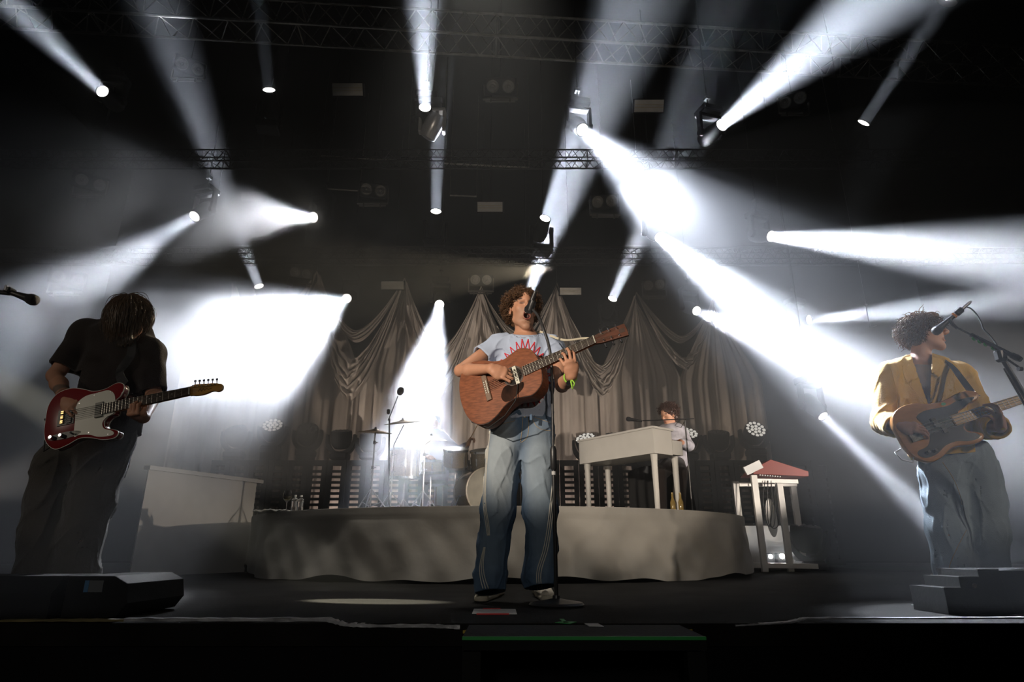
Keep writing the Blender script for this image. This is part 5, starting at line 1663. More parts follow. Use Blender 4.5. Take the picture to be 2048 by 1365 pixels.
# ---------------------------------------------------------------- the singer
YS0 = 3.60
def Q(px, py, dy=0.0): return P(px, py, YS0 + dy)
ac, AG = acoustic(P(1027, 753, 3.27), P(1183, 683, 3.10))
sg = empty('person', V((.02, YS0, 0)), 'singer in a pale blue shirt and wide blue jeans playing an acoustic guitar', 'person')
H = Head(Q(1045, 620, 0), (.26, -.95, .10), (-.06, .12, 1), 1.0, 1.0)
hA, hS, hE = H.ops()
add = list(hA)
add += [Cone(H.p(0, -.045, -.05), Q(1051, 678, .015), .046, .051, k=.022), Cone(Q(1051, 672, .01), Q(1051, 702, 0), .055, .085, (1, 0, 0), 1.3, .03)]
add += [Cone(H.p(.0, -.02, -.095), Q(1053, 680, -.02), .014, .020, k=.03)]
# torso and legs under the clothes
add += [Cone(Q(1050, 700), Q(1047, 760), .092, .090, (1, 0, 0), 1.5, .04), Cone(Q(1047, 760), Q(1045, 850), .090, .095, (1, 0, 0), 1.4, .04)]
shR, elR, wrR = Q(990, 693, -.01), Q(921, 742, -.13), Q(983, 738, -.335)
add += [Cone(Q(1040, 694), shR, .045, .046, k=.03)] + [Cone(shR, elR, .045, .036, k=.02), Cone(elR, elR.lerp(wrR, .3), .035, .037, k=.012), Cone(elR.lerp(wrR, .3), wrR, .037, .023, k=.015)]
shL, elL, wrL = Q(1112, 695, -.01), Q(1124, 772, -.17), Q(1143, 752, -.455)
add += [Cone(Q(1060, 694), shL, .045, .045, k=.03)] + [Cone(shL, elL, .045, .038, k=.02), Cone(elL, elL.lerp(wrL, .35), .037, .038, k=.012), Cone(elL.lerp(wrL, .35), wrL, .038, .024, k=.015)]
for (pts) in (((1018, 860), (1004, 919), (992, 1030), (982, 1150)), ((1072, 860), (1078, 919), (1084, 1030), (1083, 1150))):
    add += chain([Q(*p) for p in pts], [.075, .07, .05, .038], k=.03)
# strumming hand: back of the hand to the camera, fingers curled to the strings
hd_dir = (Q(1012, 742, -.35) - Q(985, 737, -.345))
add += hand(wrR, hd_dir + V((0, .0, -.01)), V((.05, 1, -.25)), -1, ((16, 62, 35), (20, 72, 40), (26, 78, 40), (32, 78, 40)), 1.0, .05, (15, 10), tdir=(.85, .25, -.05))
# fretting hand: comes up from below, fingers bend over the strings
add += hand(wrL, Q(1138, 722, -.50) - Q(1143, 752, -.455), V((-.12, 1, .15)), -1, ((38, 48, 30), (22, 50, 35), (34, 52, 30), (46, 50, 30)), 1.0, .22, (20, 20), tdir=(.2, .85, .45))
me = sdf_mesh('body', add + hE, .0042, sub=hS)
paint(me, H.rules(SKIN, (.30, .09, .075), (.05, .025, .015), stubble=(.33, .19, .13), closed=False), SKIN)
body = link('body', me, M['skin'], sg)
# teeth
b = MB()
for k in range(8):
    a = (k - 3.5) * .22
    b.box(H.p(.016 * math.sin(a) * 1.1, .076 + .006 * math.cos(a), -.060), (.0045, .003, .006), H.R)
b.build('teeth', M['cream_plastic'], body)
# hair
M['hair_cap'] = M['brown_hair']
capA = [H.e((0, -.030, .040), (.088, .098, .088), .03), H.e((0, -.05, -.02), (.082, .062, .085), .03), H.e((0, .050, .078), (.068, .050, .036), .03)]
me = sdf_mesh('hair', capA, .005, sub=[H.e((0, .115, -.03), (.060, .070, .078), .02), H.e((0, .03, -.12), (.09, .06, .06), .01), H.e((.085, .03, -.04), (.03, .035, .05), .01), H.e((-.085, .03, -.04), (.03, .035, .05), .01)],
              disp=lambda X, Y, Z: .010 * snoise(X, Y, Z, 90, 0, 6))
hair = link('hair', me, M['brown_hair'], sg)
def win1(v):
    if v.z < -.72: return True
    if v.y > .30 and v.z < .22 and abs(v.x) < .86: return True
    return v.y > .12 and v.z < -.10
curly_hair(H, None, hair, M['brown_hair'], 4300, (.112, .124, .108), (0, -.022, .030), 4, .0075, .034, 1.8, .3, win1, .0027)
# shirt
M['shirt'] = attr_mat('pale_blue_jersey', .85, 0, .06, 400, .04)
arm = lambda a, b_, ra, rb: Cone(a, b_, ra, rb, k=.03)
sl = [Cone(Q(1047, 690, -.005), shR + V((.03, 0, -.005)), .068, .066, (0, 1, 0), 1.1, .04), arm(shR + V((.02, 0, -.01)), shR.lerp(elR, .50), .067, .063)]
sr = [Cone(Q(1053, 690, -.005), shL + V((-.02, 0, -.005)), .068, .064, (0, 1, 0), 1.1, .04), arm(shL + V((-.02, 0, -.01)), shL.lerp(elL, .42), .065, .062)]
to = [Cone(Q(1050, 700), Q(1047, 760), .112, .112, (1, 0, 0), 1.62, .05), Cone(Q(1047, 760), Q(1045, 870), .112, .118, (1, 0, 0), 1.46, .04), Cone(Q(1051, 668, .005), Q(1050, 695), .058, .085, (1, 0, 0), 1.25, .025)]
cutR = shR.lerp(elR, .42); cutL = shL.lerp(elL, .33)
nk = Q(1053, 673, .0)
me = sdf_mesh('shirt', to + sl + sr, .0052, cuts=[(cutR, (elR - shR) + V((0, 0, -.01)), .14), (cutL, elL - shL, .14), (nk, (0.03, -.45, 1), .12), (Q(1045, 843), (.08, 0, -1))], shell=.012,
              disp=lambda X, Y, Z: folds(.006, 1, .4, 28, 0)(X, Y, Z) + ridges(.010, 1, .55, 30, 3)(X, Y, Z))
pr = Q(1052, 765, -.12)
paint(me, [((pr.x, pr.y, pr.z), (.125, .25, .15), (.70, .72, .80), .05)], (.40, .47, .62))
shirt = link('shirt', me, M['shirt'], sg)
bs = BV(shirt)
# collar band and the red stitched star
M['red_thread'] = mat('red_stitch', (.62, .03, .05), .7)
zz = []
K = 26
for k in range(2 * K + 1):
    a = 2 * math.pi * k / (2 * K)
    rx, ry = (52, 68) if k % 2 else (35, 48)
    zz.append((1050 + rx * math.sin(a) * (1 + .05 * math.sin(5 * a)), 750 - ry * math.cos(a) * (1 + .06 * math.cos(3 * a))))
lines = []
for k in range(len(zz) - 1):
    if zz[k][1] < 835 and zz[k + 1][1] < 835: lines.append([zz[k], zz[k + 1]])
seam(bs, 'star_stitching', lines, .0034, M['red_thread'], shirt, .001)
M['collar_band'] = mat('collar_band', (.40, .46, .60), .85, bump=.3, bscale=300)
cring = []
for k in range(32):
    a = 2 * math.pi * k / 32
    cring.append(nk + V((.085 * math.cos(a), .079 * math.sin(a), .079 * math.sin(a)  * .45 + .004)))
MB().tube(cring + [cring[0]], .0125, 8, flat=1.0).build('collar', M['collar_band'], shirt, smooth=True)
# jeans
M['denim'] = attr_mat('washed_blue_denim', .85, 0, .35, 500, .10)
lg = lambda pts, rs, ws: chain([Q(x, y, dy) for (x, y, dy) in pts], rs, (1, 0, 0), ws, .035)
jl = lg(((1018, 862, 0), (1006, 915, 0), (996, 1018, 0), (986, 1088, .01), (981, 1150, .01), (979, 1196, .0)), [.098, .094, .091, .083, .088, .078], [1, 1, 1, .92, .98, .95])
jr = lg(((1072, 862, 0), (1076, 915, 0), (1081, 1018, 0), (1084, 1088, .01), (1078, 1150, .01), (1084, 1196, .0)), [.098, .095, .094, .084, .088, .078], [1, 1, 1, .94, 1.0, .95])
hips = [Cone(Q(1045, 822, 0), Q(1044, 866, 0), .112, .115, (1, 0, 0), 1.5, .05)]
hemL, hemR = Q(979, 1186, 0), Q(1083, 1186, 0)
def jd(X, Y, Z):
    low = np.clip((0.42 - Z) / .35, 0, 1)
    return .007 * snoise(X, Y, Z * .22, 34, 2) + low * (.010 * snoise(X * .7, Y * .7, Z * 1.6, 48, 8) + .004 * snoise(X, Y, Z, 90, 12)) + ridges(.007, 1, .35, 30, 1)(X, Y, Z)
me = sdf_mesh('jeans', hips + jl + jr, .0055, cuts=[(Q(1045, 826), (0, 0, 1)), (hemL, (.1, -.25, -1))], shell=.013, disp=jd)
fade = [(Q(1000, 925, -.1), (.055, .10, .16), (.42, .47, .50, .75), 1.4), (Q(1080, 935, -.1), (.055, .10, .14), (.36, .42, .47, .7), 1.4), (Q(985, 1080, -.1), (.045, .10, .12), (.22, .29, .36, .5), 1.2), (Q(1085, 1060, -.1), (.045, .10, .16), (.22, .29, .36, .5), 1.2)]
paint(me, fade, (.070, .125, .215))
jeans = link('jeans', me, M['denim'], sg)
bj = BV(jeans)
M['stripe_white'] = mat('white_side_stripe', (.62, .60, .54), .8)
st = []
for k in range(3):
    o = k * 4.2
    st.append([(978 + o * .35, 862), (972 + o * .5, 905), (968 + o * .5, 960), (967 + o * .6, 1010), (972 + o * .7, 1050), (975 + o * .5, 1072)])
    st.append([(968 + o * .3, 1095), (961 + o * .7, 1125), (960 + o, 1150), (966 + o * 1.3, 1178)])
    st.append([(1112 - o * .3, 880), (1112 - o * .4, 930), (1108 - o * .6, 985), (1103 - o * .9, 1050), (1095 - o, 1100), (1083 - o * 1.0, 1140), (1078 - o * 1.0 + 4, 1165), (1086 - o * 1.2, 1184)])
seam(bj, 'side_stripes', st, .0030, M['stripe_white'], jeans, .001, 8)
M['thread'] = mat('tan_stitching', (.40, .30, .18), .8)
seam(bj, 'seams', [[(1046, 832), (1044, 860), (1041, 884)], [(1057, 834), (1057, 862), (1052, 878), (1041, 886)], [(1064, 836), (1072, 852), (1085, 860), (1102, 862)], [(1100, 846), (1066, 834)], [(1000, 850), (1030, 842)]], .0016, M['thread'], jeans, .0005, 8)
b = MB().box(Q(1062, 835, -.175), (.014, .008, .035), None, bev=.002); b.build('belt_loop', M['denim_loop'] if 'denim_loop' in M else mat('denim_loop', (.09, .15, .24), .8), jeans)
h = bj.hit(1050, 833)
if h: MB().lathe([(.008, 0), (.008, .003), (.003, .004)], h[0], h[1], n=14).build('button', M['gold'], jeans)
# shoes
M['shoe'] = mat('off_white_leather', (.50, .45, .38), .6, noise=.12, nscale=20, bump=.1)
M['sole'] = mat('pale_rubber_sole', (.46, .42, .34), .7)
def shoe(toe, heel, m_up, m_sole, parent, sc=1.0, lace=None):
    toe, heel = V(toe), V(heel)
    d = (toe - heel); L = d.length; d.normalize(); s = V((d.y, -d.x, 0))
    pp = lambda a, z, o=0: heel + d * (L * a) + V((0, 0, z)) + s * o
    up = [Cone(pp(.16, .055), pp(.42, .058), .040 * sc, .044 * sc, s, .95, .02), Cone(pp(.40, .050), pp(.86, .034), .046 * sc, .030 * sc, s, 1.25, .02), Cone(pp(.15, .06), pp(.20, .11), .038 * sc, .038 * sc, k=.02), Cone(pp(.25, .10), pp(.45, .075), .034 * sc, .036 * sc, k=.02)]
    me = sdf_mesh('shoe', up, .005, cuts=[(pp(.5, .014), (0, 0, -1))])
    so = link('shoe', me, m_up, parent)
    sm_ = [Cone(pp(.12, .016), pp(.5, .016), .034, .036, s, 1.0, .02), Cone(pp(.5, .016), pp(.88, .016), .038, .036, s, 1.12, .02)]
    me = sdf_mesh('sole', sm_, .005, cuts=[(pp(.5, .003), (0, 0, -1)), (pp(.5, .032), (0, 0, 1))])
    link('sole', me, m_sole, so)
    b = MB()
    for k in range(4):
        a = .44 + k * .085
        z = .102 - k * .0145
        b.tube([pp(a, z - .010, -.030), pp(a, z + .002, 0), pp(a, z - .010, .030)], .0032, 6)
    b.build('laces', lace or M['towel'], so, smooth=True)
    return so
shoe(PF(956, 1207), PF(1000, 1188) + V((.01, .02, 0)), M['shoe'], M['sole'], sg)
shoe(PF(1100, 1207), PF(1072, 1186) + V((0, .02, 0)), M['shoe'], M['sole'], sg)
# wrist band of the fretting hand
M['lime'] = mat('lime_wrist_band', (.32, .62, .06), .6)
wd = (wrL - elL).normalized()
wc = wrL - wd * .03
b = MB()
for k in range(2):
    c_ = wc - wd * .012 * k; R = frame(wd)
    ring = [c_ + R @ V((.033 * math.cos(a * .3307), .033 * math.sin(a * .3307), .004 * math.sin(a * .3307 + k))) for a in range(20)]
    b.tube(ring, .0032, 6)
b.tube([wc + V((.005, -.034, -.01)), wc + V((-.002, -.040, -.04)), wc + V((.006, -.038, -.075))], .0045, 6)
b.tube([wc + V((0, -.036, -.02)), wc + V((.016, -.042, -.045)), wc + V((.012, -.038, -.062))], .0038, 6)
b.build('wrist_band', M['lime'], body, smooth=True)
MB().lathe([(.012, -.002), (.012, .002)], wc + V((-.016, -.042, -.045)), (.2, -1, .1), n=14).build('wrist_tag', M['chrome'], body)
# strap from the headstock over the shoulder, and the pickup cable
strap('strap', [AG @ V((.478, .0, -.02)), AG @ V((.44, .045, -.03)), Q(1130, 681, -.20), Q(1100, 672, -.07), Q(1080, 664, .0), Q(1068, 668, .09)], .014, M['strap_cream'], ac)
MB().tube([AG @ V((.016, -.056, .008)), AG @ V((.0, -.10, .012)), AG @ V((-.02, -.15, .02)), AG @ V((-.10, -.20, .01)), AG @ V((-.22, -.215, -.02)), AG @ V((-.32, -.13, -.05)), AG @ V((-.338, 0, -.05))], .0028, 6).build('pickup_cable', M['rubber'], ac, smooth=True)
# ---------------------------------------------------------------- left guitarist, head bowed
YG = 3.45
def G(px, py, dy=0.0): return P(px, py, YG + dy)
te, TG = tele(P(128, 836, 3.10), P(372, 785, 3.06))
gp_ = empty('person', V((-2.2, YG, 0)), 'long haired guitarist in a black shirt bowing his head over a red guitar', 'person')
HG = Head(G(257, 638, -.10), (-.12, -.72, -.62), (-.05, -.62, .74), 1.0, 0)
hA, hS, hE = HG.ops()
add = list(hA) + [Cone(HG.p(0, -.05, -.04), G(238, 668, .05), .054, .062, k=.03)]
add += [Cone(G(240, 680, .04), G(225, 760, .05), .10, .10, (1, 0, 0), 1.35, .04), Cone(G(225, 760, .05), G(200, 880, .08), .10, .10, (1, 0, 0), 1.35, .04)]
sR, eR, wR = G(172, 668, .03), G(110, 752, -.04), G(134, 802, -.31)
sL, eL, wL = G(300, 705, .03), G(308, 792, .02), G(287, 836, -.315)
add += [Cone(G(225, 680, .04), sR, .05, .048, k=.03), Cone(sR, eR, .050, .041, k=.02), Cone(eR, eR.lerp(wR, .35), .040, .041, k=.015), Cone(eR.lerp(wR, .35), wR, .041, .027, k=.02)]
add += [Cone(G(250, 690, .04), sL, .05, .048, k=.03), Cone(sL, eL, .048, .041, k=.02), Cone(eL, wL, .040, .027, k=.02)]
add += hand(wR, G(160, 828, -.40) - G(134, 802, -.31), V((.2, 1, -.35)), -1, ((22, 40, 25), (30, 48, 25), (36, 50, 30), (40, 50, 30)), 1.05, .04, (20, 20), tdir=(.95, -.05, -.22))
add += hand(wL, V((-.22, -1, .05)), V((0, .1, 1)), -1, ((78, 62, 30), (80, 62, 30), (82, 62, 30), (84, 60, 30)), 1.0, .02, (10, 10), tdir=(-.1, .15, 1))
for pts in (((180, 890), (112, 940), (92, 1070), (85, 1175)), ((225, 890), (200, 940), (170, 1060), (152, 1175))):
    add += chain([G(*p, .06) for p in pts], [.08, .07, .05, .04], k=.03)
me = sdf_mesh('body', add + hE, .0048, sub=hS)
tat = eR.lerp(wR, .62)
paint(me, HG.rules(SKIN, (.35, .12, .10), (.05, .03, .02), stubble=(.16, .08, .04)) + [((tat.x, tat.y, tat.z), (.05, .06, .028), (.10, .09, .08, .8), .3)], SKIN)
gbody = link('body', me, M['skin'], gp_)
# long straight hair hanging from the crown
cap = [HG.e((0, -.025, .035), (.086, .106, .098), .03), HG.e((0, -.06, -.03), (.080, .055, .085), .03)]
me = sdf_mesh('hair', cap, .0055, sub=[HG.e((0, .12, -.04), (.055, .07, .085), .02)], disp=lambda X, Y, Z: .004 * snoise(X, Y, Z, 80, 0, 6))
gh = link('hair', me, M['dark_hair'], gp_)
rg = random.Random(11)
b = MB()
cnt = 0
while cnt < 2600:
    v = V((rg.gauss(0, 1), rg.gauss(0, 1), abs(rg.gauss(0, 1)) * 1.0 - .15)).normalized()
    if v.z < -.1: continue
    if v.y > .90 and v.z < .2: continue
    cnt += 1
    p = HG.p(v.x * .086, -.025 + v.y * .106, .035 + v.z * .098)
    nrm = (p - HG.p(0, -.025, .035)).normalized()
    # comb: away from the crown, then down with gravity
    crown = HG.p(0, -.05, .135)
    d = (p - crown); d = (d - nrm * d.dot(nrm))
    d = d.normalized() if d.length > 1e-3 else nrm
    L = rg.uniform(.075, .155)
    K = 12; pts = [p]; cur = p; dirn = (d + nrm * rg.uniform(.05, .45) + V((rg.gauss(0, .26), rg.gauss(0, .26), rg.gauss(0, .12)))).normalized()
    wv = rg.uniform(0, 6.28)
    for k in range(K):
        t = k / K
        dirn = (dirn + V((.05 * math.sin(wv + 9 * t), .05 * math.cos(wv + 8 * t), -.17)) + (HG.c - cur) * (.9 if t > .45 else 0)).normalized()
        cur = cur + dirn * (L / K)
        # stay outside the skull
        q = cur - HG.p(0, -.02, .01)
        lx, ly, lz = q.dot(HG.x) / .094, q.dot(HG.y) / .118, q.dot(HG.z) / .125
        m_ = math.sqrt(lx * lx + ly * ly + lz * lz)
        if m_ < 1: cur = HG.p(0, -.02, .01) + q / max(m_, .2) * (1 + .05 * rg.random())
        pts.append(cur)
    b.tube(pts, [.0026 * (1 - .65 * k / K) for k in range(K + 1)], 3, caps=False)
b.build('strands', M['dark_hair'], gh, smooth=True)
# beard
b = MB()
for k in range(260):
    a = rg.uniform(-1.2, 1.2)
    p = HG.p(.05 * math.sin(a), .045 + .035 * math.cos(a), -.085 + rg.uniform(-.02, .03))
    dd = (HG.y * .4 - HG.z * .9 + V((rg.gauss(0, .25), rg.gauss(0, .2), -.3))).normalized()
    b.tube([p, p + dd * .02, p + dd * .035 + V((rg.gauss(0, .004), 0, -.004))], [.002, .0016, .0006], 3, caps=False)
b.build('beard', M['dark_hair'], gh, smooth=True)
# black shirt with wide half sleeves
M['black_shirt'] = mat('black_cotton', (.022, .016, .015), .9, spec=.2, bump=.3, bscale=120, sheen=.15)
to = [Cone(G(238, 672, .05), G(228, 750, .04), .115, .125, (1, 0, 0), 1.62, .05), Cone(G(228, 750, .04), G(205, 885, .06), .125, .135, (1, 0, 0), 1.42, .05), Cone(G(242, 655, .04), G(238, 672, .04), .07, .10, (1, 0, 0), 1.4, .04)]
cR, cL = sR.lerp(eR, .80), sL.lerp(eL, .90)
sl = [Cone(G(225, 684, .04), sR, .085, .080, (0, 1, 0), 1.1, .05), Cone(sR, sR.lerp(eR, .97), .076, .068, k=.04), Cone(G(255, 692, .04), sL, .085, .080, (0, 1, 0), 1.1, .05), Cone(sL, sL.lerp(eL, 1.0), .078, .072, k=.04)]
me = sdf_mesh('shirt', to + sl, .0062, cuts=[(cR, eR - sR, .16), (cL, eL - sL, .13), (G(243, 662, .0), (0, -.25, 1), .09), (G(205, 868), (.05, 0, -1))], shell=.014, disp=folds(.011, 1, .45, 24, 3, .004, 60))
gs = link('shirt', me, M['black_shirt'], gp_)
# wide dark trousers
M['grey_trousers'] = mat('wide_dark_trousers', (.060, .054, .046), .85, bump=.35, bscale=90, sheen=.2, noise=.2, nscale=6)
tl = [chain([G(x, y, dy) for x, y, dy in pts], rs, (1, 0, 0), [1.0] * len(pts), .035) for pts, rs in
      ((((172, 880, .06), (120, 930, .06), (100, 1000, .05), (88, 1075, .05), (82, 1150, .05), (80, 1204, .03)), [.115, .118, .112, .110, .112, .105]), (((222, 880, .06), (203, 930, .06), (182, 1000, .06), (163, 1070, .06), (148, 1150, .06), (142, 1206, .04)), [.115, .118, .112, .104, .108, .105]))]
me = sdf_mesh('trousers', [Cone(G(203, 850, .06), G(200, 885, .06), .12, .125, (1, 0, 0), 1.45, .05)] + tl[0] + tl[1], .0068, cuts=[(G(203, 852), (0, 0, 1)), (V((0, 0, .03)), (0, 0, -1))], shell=.014,
              disp=lambda X, Y, Z: .010 * snoise(X, Y, Z * .22, 30, 5) + ridges(.010, 1, .3, 24, 2)(X, Y, Z))
gt = link('trousers', me, M['grey_trousers'], gp_)
M['dark_shoe'] = mat('dark_leather', (.05, .035, .025), .5)
for (tx, ty, hx, hy) in ((60, 1222, 84, 1203), (128, 1222, 146, 1204)):
    shoe(PF(tx, ty) + V((0, 0.05, 0)), PF(hx, hy) + V((0, .12, 0)), M['dark_shoe'], M['rubber'], gp_, lace=M['rubber'])
strap('strap', [TG @ V((.285, .125, -.03)), G(240, 745, -.14), G(262, 710, -.12), G(262, 676, -.02), G(255, 665, .10)], .05, M['strap_black'], te)
MB().box(G(246, 768, -.158), (.018, .004, .022), frame((0, -1, 0))).build('strap_label', mat('yellow_label', (.45, .38, .10), .6), te)
MB().tube([TG @ V((-.06, -.13, -.02)), TG @ V((-.10, -.15, -.02)), TG @ V((-.11, -.09, -.03)), TG @ V((-.10, -.03, -.05))], .0032, 6).build('output_cable', M['rubber'], te, smooth=True)
MB().lathe([(.006, 0), (.004, .012), (.008, .018)], TG @ V((-.096, .02, -.02)), TG.to_3x3() @ V((-1, 0, 0)), n=12).build('strap_button', M['chrome'], te)

# ---------------------------------------------------------------- bassist in the yellow jacket
YB = 3.78
def B(px, py, dy=0.0): return P(px, py, YB + dy)
pb, PG = pbass(P(1834, 866, 3.48), P(2126, 772, 3.42))
bp_ = empty('person', V((2.75, YB, 0)), 'bassist in a yellow double-breasted jacket and pale wide jeans singing at a microphone', 'person')
HB = Head(B(1850, 664, 0), (.86, -.50, .06), (-.04, .05, 1), 1.02, .25)
hA, hS, hE = HB.ops()
add = list(hA) + [Cone(HB.p(0, -.035, -.05), B(1843, 735, .02), .052, .062, k=.03)]
sR, eR, wR = B(1785, 752, .02), B(1770, 846, -.03), B(1799, 855, -.27)
sL, eL, wL = B(1915, 750, .02), B(1975, 852, -.04), B(2001, 856, -.34)
add += [Cone(B(1845, 745, .02), B(1855, 820, .02), .09, .09, (1, 0, 0), 1.4, .04), Cone(B(1855, 820, .02), B(1890, 910, .03), .09, .095, (1, 0, 0), 1.4, .04)]
add += [Cone(B(1845, 750, .02), sR, .05, .048, k=.03), Cone(sR, eR, .046, .038, k=.02), Cone(eR, wR, .038, .026, k=.02), Cone(B(1850, 750, .02), sL, .05, .048, k=.03), Cone(sL, eL, .046, .038, k=.02), Cone(eL, wL, .038, .026, k=.02)]
add += hand(wR, B(1832, 854, -.32) - B(1799, 855, -.27), V((.1, 1, -.45)), -1, ((24, 42, 25), (30, 46, 25), (36, 48, 25), (42, 48, 25)), 1.0, .05, (15, 10), tdir=(.8, .15, .35))
add += hand(wL, B(1993, 822, -.405) - B(2001, 856, -.34), V((-.25, 1, .15)), -1, ((24, 50, 35), (22, 54, 35), (28, 56, 35), (38, 56, 35)), 1.02, .12, (20, 15), tdir=(.15, .9, .4))
for pts in (((1895, 915), (1884, 960), (1893, 1061), (1908, 1175)), ((1938, 915), (1952, 960), (1970, 1065), (1980, 1178))):
    add += chain([B(*p, .03) for p in pts], [.08, .07, .05, .04], k=.03)
me = sdf_mesh('body', add + hE, .0048, sub=hS)
paint(me, HB.rules((.48, .26, .18), (.36, .13, .11), (.07, .04, .025), closed=True), (.48, .26, .18))
bbody = link('body', me, M['skin'], bp_)
cap = [HB.e((0, -.032, .040), (.086, .100, .090), .03), HB.e((0, -.055, -.03), (.080, .055, .080), .03), HB.e((0, .045, .080), (.064, .050, .036), .03)]
me = sdf_mesh('hair', cap, .0055, sub=[HB.e((0, .115, -.03), (.062, .070, .075), .02), HB.e((0, .04, -.12), (.1, .06, .06), .01), HB.e((.085, .04, -.05), (.03, .035, .05), .01), HB.e((-.085, .04, -.05), (.03, .035, .05), .01)], disp=lambda X, Y, Z: .008 * snoise(X, Y, Z, 60, 0, 6))
bh = link('hair', me, M['wave_hair'], bp_)
def win2(v):
    if v.z < -.70: return True
    if v.y > .35 and v.z < .10 and abs(v.x) < .85: return True
    return v.y > .12 and v.z < -.12
curly_hair(HB, None, bh, M['wave_hair'], 3000, (.100, .114, .098), (0, -.026, .030), 9, .011, .062, .85, 1.3, win2, .0034)
# undershirt
M['tee'] = mat('grey_rose_tee', (.30, .24, .22), .9, bump=.2, bscale=200)
me = sdf_mesh('undershirt', [Cone(B(1843, 728, .01), B(1848, 760, .01), .070, .098, (1, 0, 0), 1.25, .03), Cone(B(1848, 760, .01), B(1858, 830, .01), .098, .100, (1, 0, 0), 1.4, .03)], .006, cuts=[(B(1845, 729, .0), (.05, -.35, 1))], shell=.012)
link('undershirt', me, M['tee'], bp_)
# jacket
M['yellow_cloth'] = mat('yellow_jacket_cloth', (.72, .44, .075), .8, bump=.25, bscale=160, sheen=.2, noise=.08, nscale=8)
to = [Cone(B(1845, 748, .02), B(1852, 790, .02), .120, .128, (1, 0, 0), 1.72, .05), Cone(B(1852, 790, .02), B(1868, 850, .02), .128, .128, (1, 0, 0), 1.55, .05), Cone(B(1868, 850, .02), B(1897, 925, .03), .128, .142, (1, 0, 0), 1.5, .05), Cone(B(1843, 722, .05), B(1845, 745, .02), .066, .10, (1, 0, 0), 1.5, .04)]
sl = [Cone(B(1820, 750, .02), sR + V((-.01, 0, 0)), .085, .075, (0, 1, 0), 1.0, .04), Cone(sR + V((-.02, 0, .0)), eR, .074, .068, k=.035), Cone(eR, eR.lerp(wR, .98), .068, .060, k=.03),
      Cone(B(1880, 750, .02), sL + V((.01, 0, 0)), .085, .074, (0, 1, 0), 1.0, .04), Cone(sL + V((.01, 0, 0)), eL, .074, .068, k=.035), Cone(eL, eL.lerp(wL, .98), .068, .062, k=.03)]
vn = [Cone(B(1846, 705, -.12), B(1860, 815, -.175), .085, .004, (1, 0, 0), .75, .01), Cone(B(1846, 700, -.02), B(1846, 735, -.06), .075, .050, (1, 0, 0), .85, .01)]
me = sdf_mesh('jacket', to + sl, .0065, cuts=[(eR.lerp(wR, .80), wR - eR, .14), (eL.lerp(wL, .78), wL - eL, .14), (B(1905, 912, .0), (.06, 0, -1)), (B(1843, 722, .06), (0, -.1, 1), .10)], shell=.015,
              disp=lambda X, Y, Z: .006 * snoise(X, Y, Z * .5, 22, 1) + ridges(.009, 1, .5, 24, 2)(X, Y, Z))
# the open V of the jacket, cut with the wedge from the finished shell
bj_me = me
jk = link('jacket', me, M['yellow_cloth'], bp_)
def vee_keep(o):
    """remove the faces of the front inside the V of the neckline"""
    import bmesh
    bm = bmesh.new(); bm.from_mesh(o.data)
    mi = world_of(o)
    dele = []
    L0, L1, R0, R1 = B(1822, 712), B(1859, 818), B(1868, 712), B(1861, 818)
    for f in bm.faces:
        c = mi @ f.calc_center_median()
        if c.y > YB + .02: continue
        r = (c - V((0, 0, CZ)))
        # back to pixel coordinates of this thing's own front (used once, to lay out the neckline)
        up = r.z * CT - r.y * ST; fw = r.y * CT + r.z * ST
        px, py = 1024 + F * r.x / fw, 682.5 - F * up / fw
        if py < 818:
            t = (py - 712) / 106
            if 1822 + 37 * max(t, -.2) < px < 1864 - 4 * max(t, -.2) and py > 690: dele.append(f)
    bmesh.ops.delete(bm, geom=dele, context='FACES')
    bm.to_mesh(o.data); bm.free()
bv = BV(jk)
vee_keep(jk)
M['lapel'] = mat('yellow_lapel', (.76, .47, .085), .8, bump=.2, bscale=160, sheen=.2)
patch(bv, 'lapel', ([(1815, 706), (1808, 722), (1812, 745), (1826, 780), (1856, 817)], [(1822, 706), (1828, 718), (1837, 740), (1848, 770), (1861, 817)]), M['lapel'], jk, .004, .004)
patch(bv, 'lapel', ([(1863, 718), (1862, 740), (1861, 770), (1860, 800), (1859, 820)], [(1880, 722), (1888, 732), (1896, 736), (1886, 768), (1862, 820)]), M['lapel'], jk, .011, .004)
seam(bv, 'front_seams', [[(1859, 818), (1872, 812), (1890, 790)], [(1858, 818), (1857, 832)], [(1806, 732), (1812, 760), (1850, 808)], [(1781, 735), (1790, 770), (1795, 820)]], .0016, M['lapel'], jk, .001)
# pale jeans
M['pale_denim'] = attr_mat('pale_denim', .85, 0, .3, 300, .08)
tl = [chain([B(x, y, .03) for x, y in pts], rs, (1, 0, 0), [1] * len(pts), .035) for pts, rs in
      ((((1890, 912), (1884, 950), (1889, 1000), (1896, 1061), (1907, 1135), (1914, 1206)), [.115, .112, .106, .100, .094, .090]), (((1940, 912), (1952, 950), (1962, 1000), (1970, 1065), (1976, 1141), (1982, 1206)), [.115, .115, .114, .112, .104, .098]))]
me = sdf_mesh('jeans', [Cone(B(1905, 880, .03), B(1912, 915, .03), .12, .125, (1, 0, 0), 1.4, .05)] + tl[0] + tl[1], .0068, cuts=[(B(1905, 885), (0, 0, 1)), (V((0, 0, .035)), (0, 0, -1))], shell=.014,
              disp=lambda X, Y, Z: .010 * snoise(X, Y, Z * .25, 30, 6) + ridges(.009, 1, .35, 26, 4)(X, Y, Z))
paint(me, [], (.30, .38, .44))
bjn = link('jeans', me, M['pale_denim'], bp_)
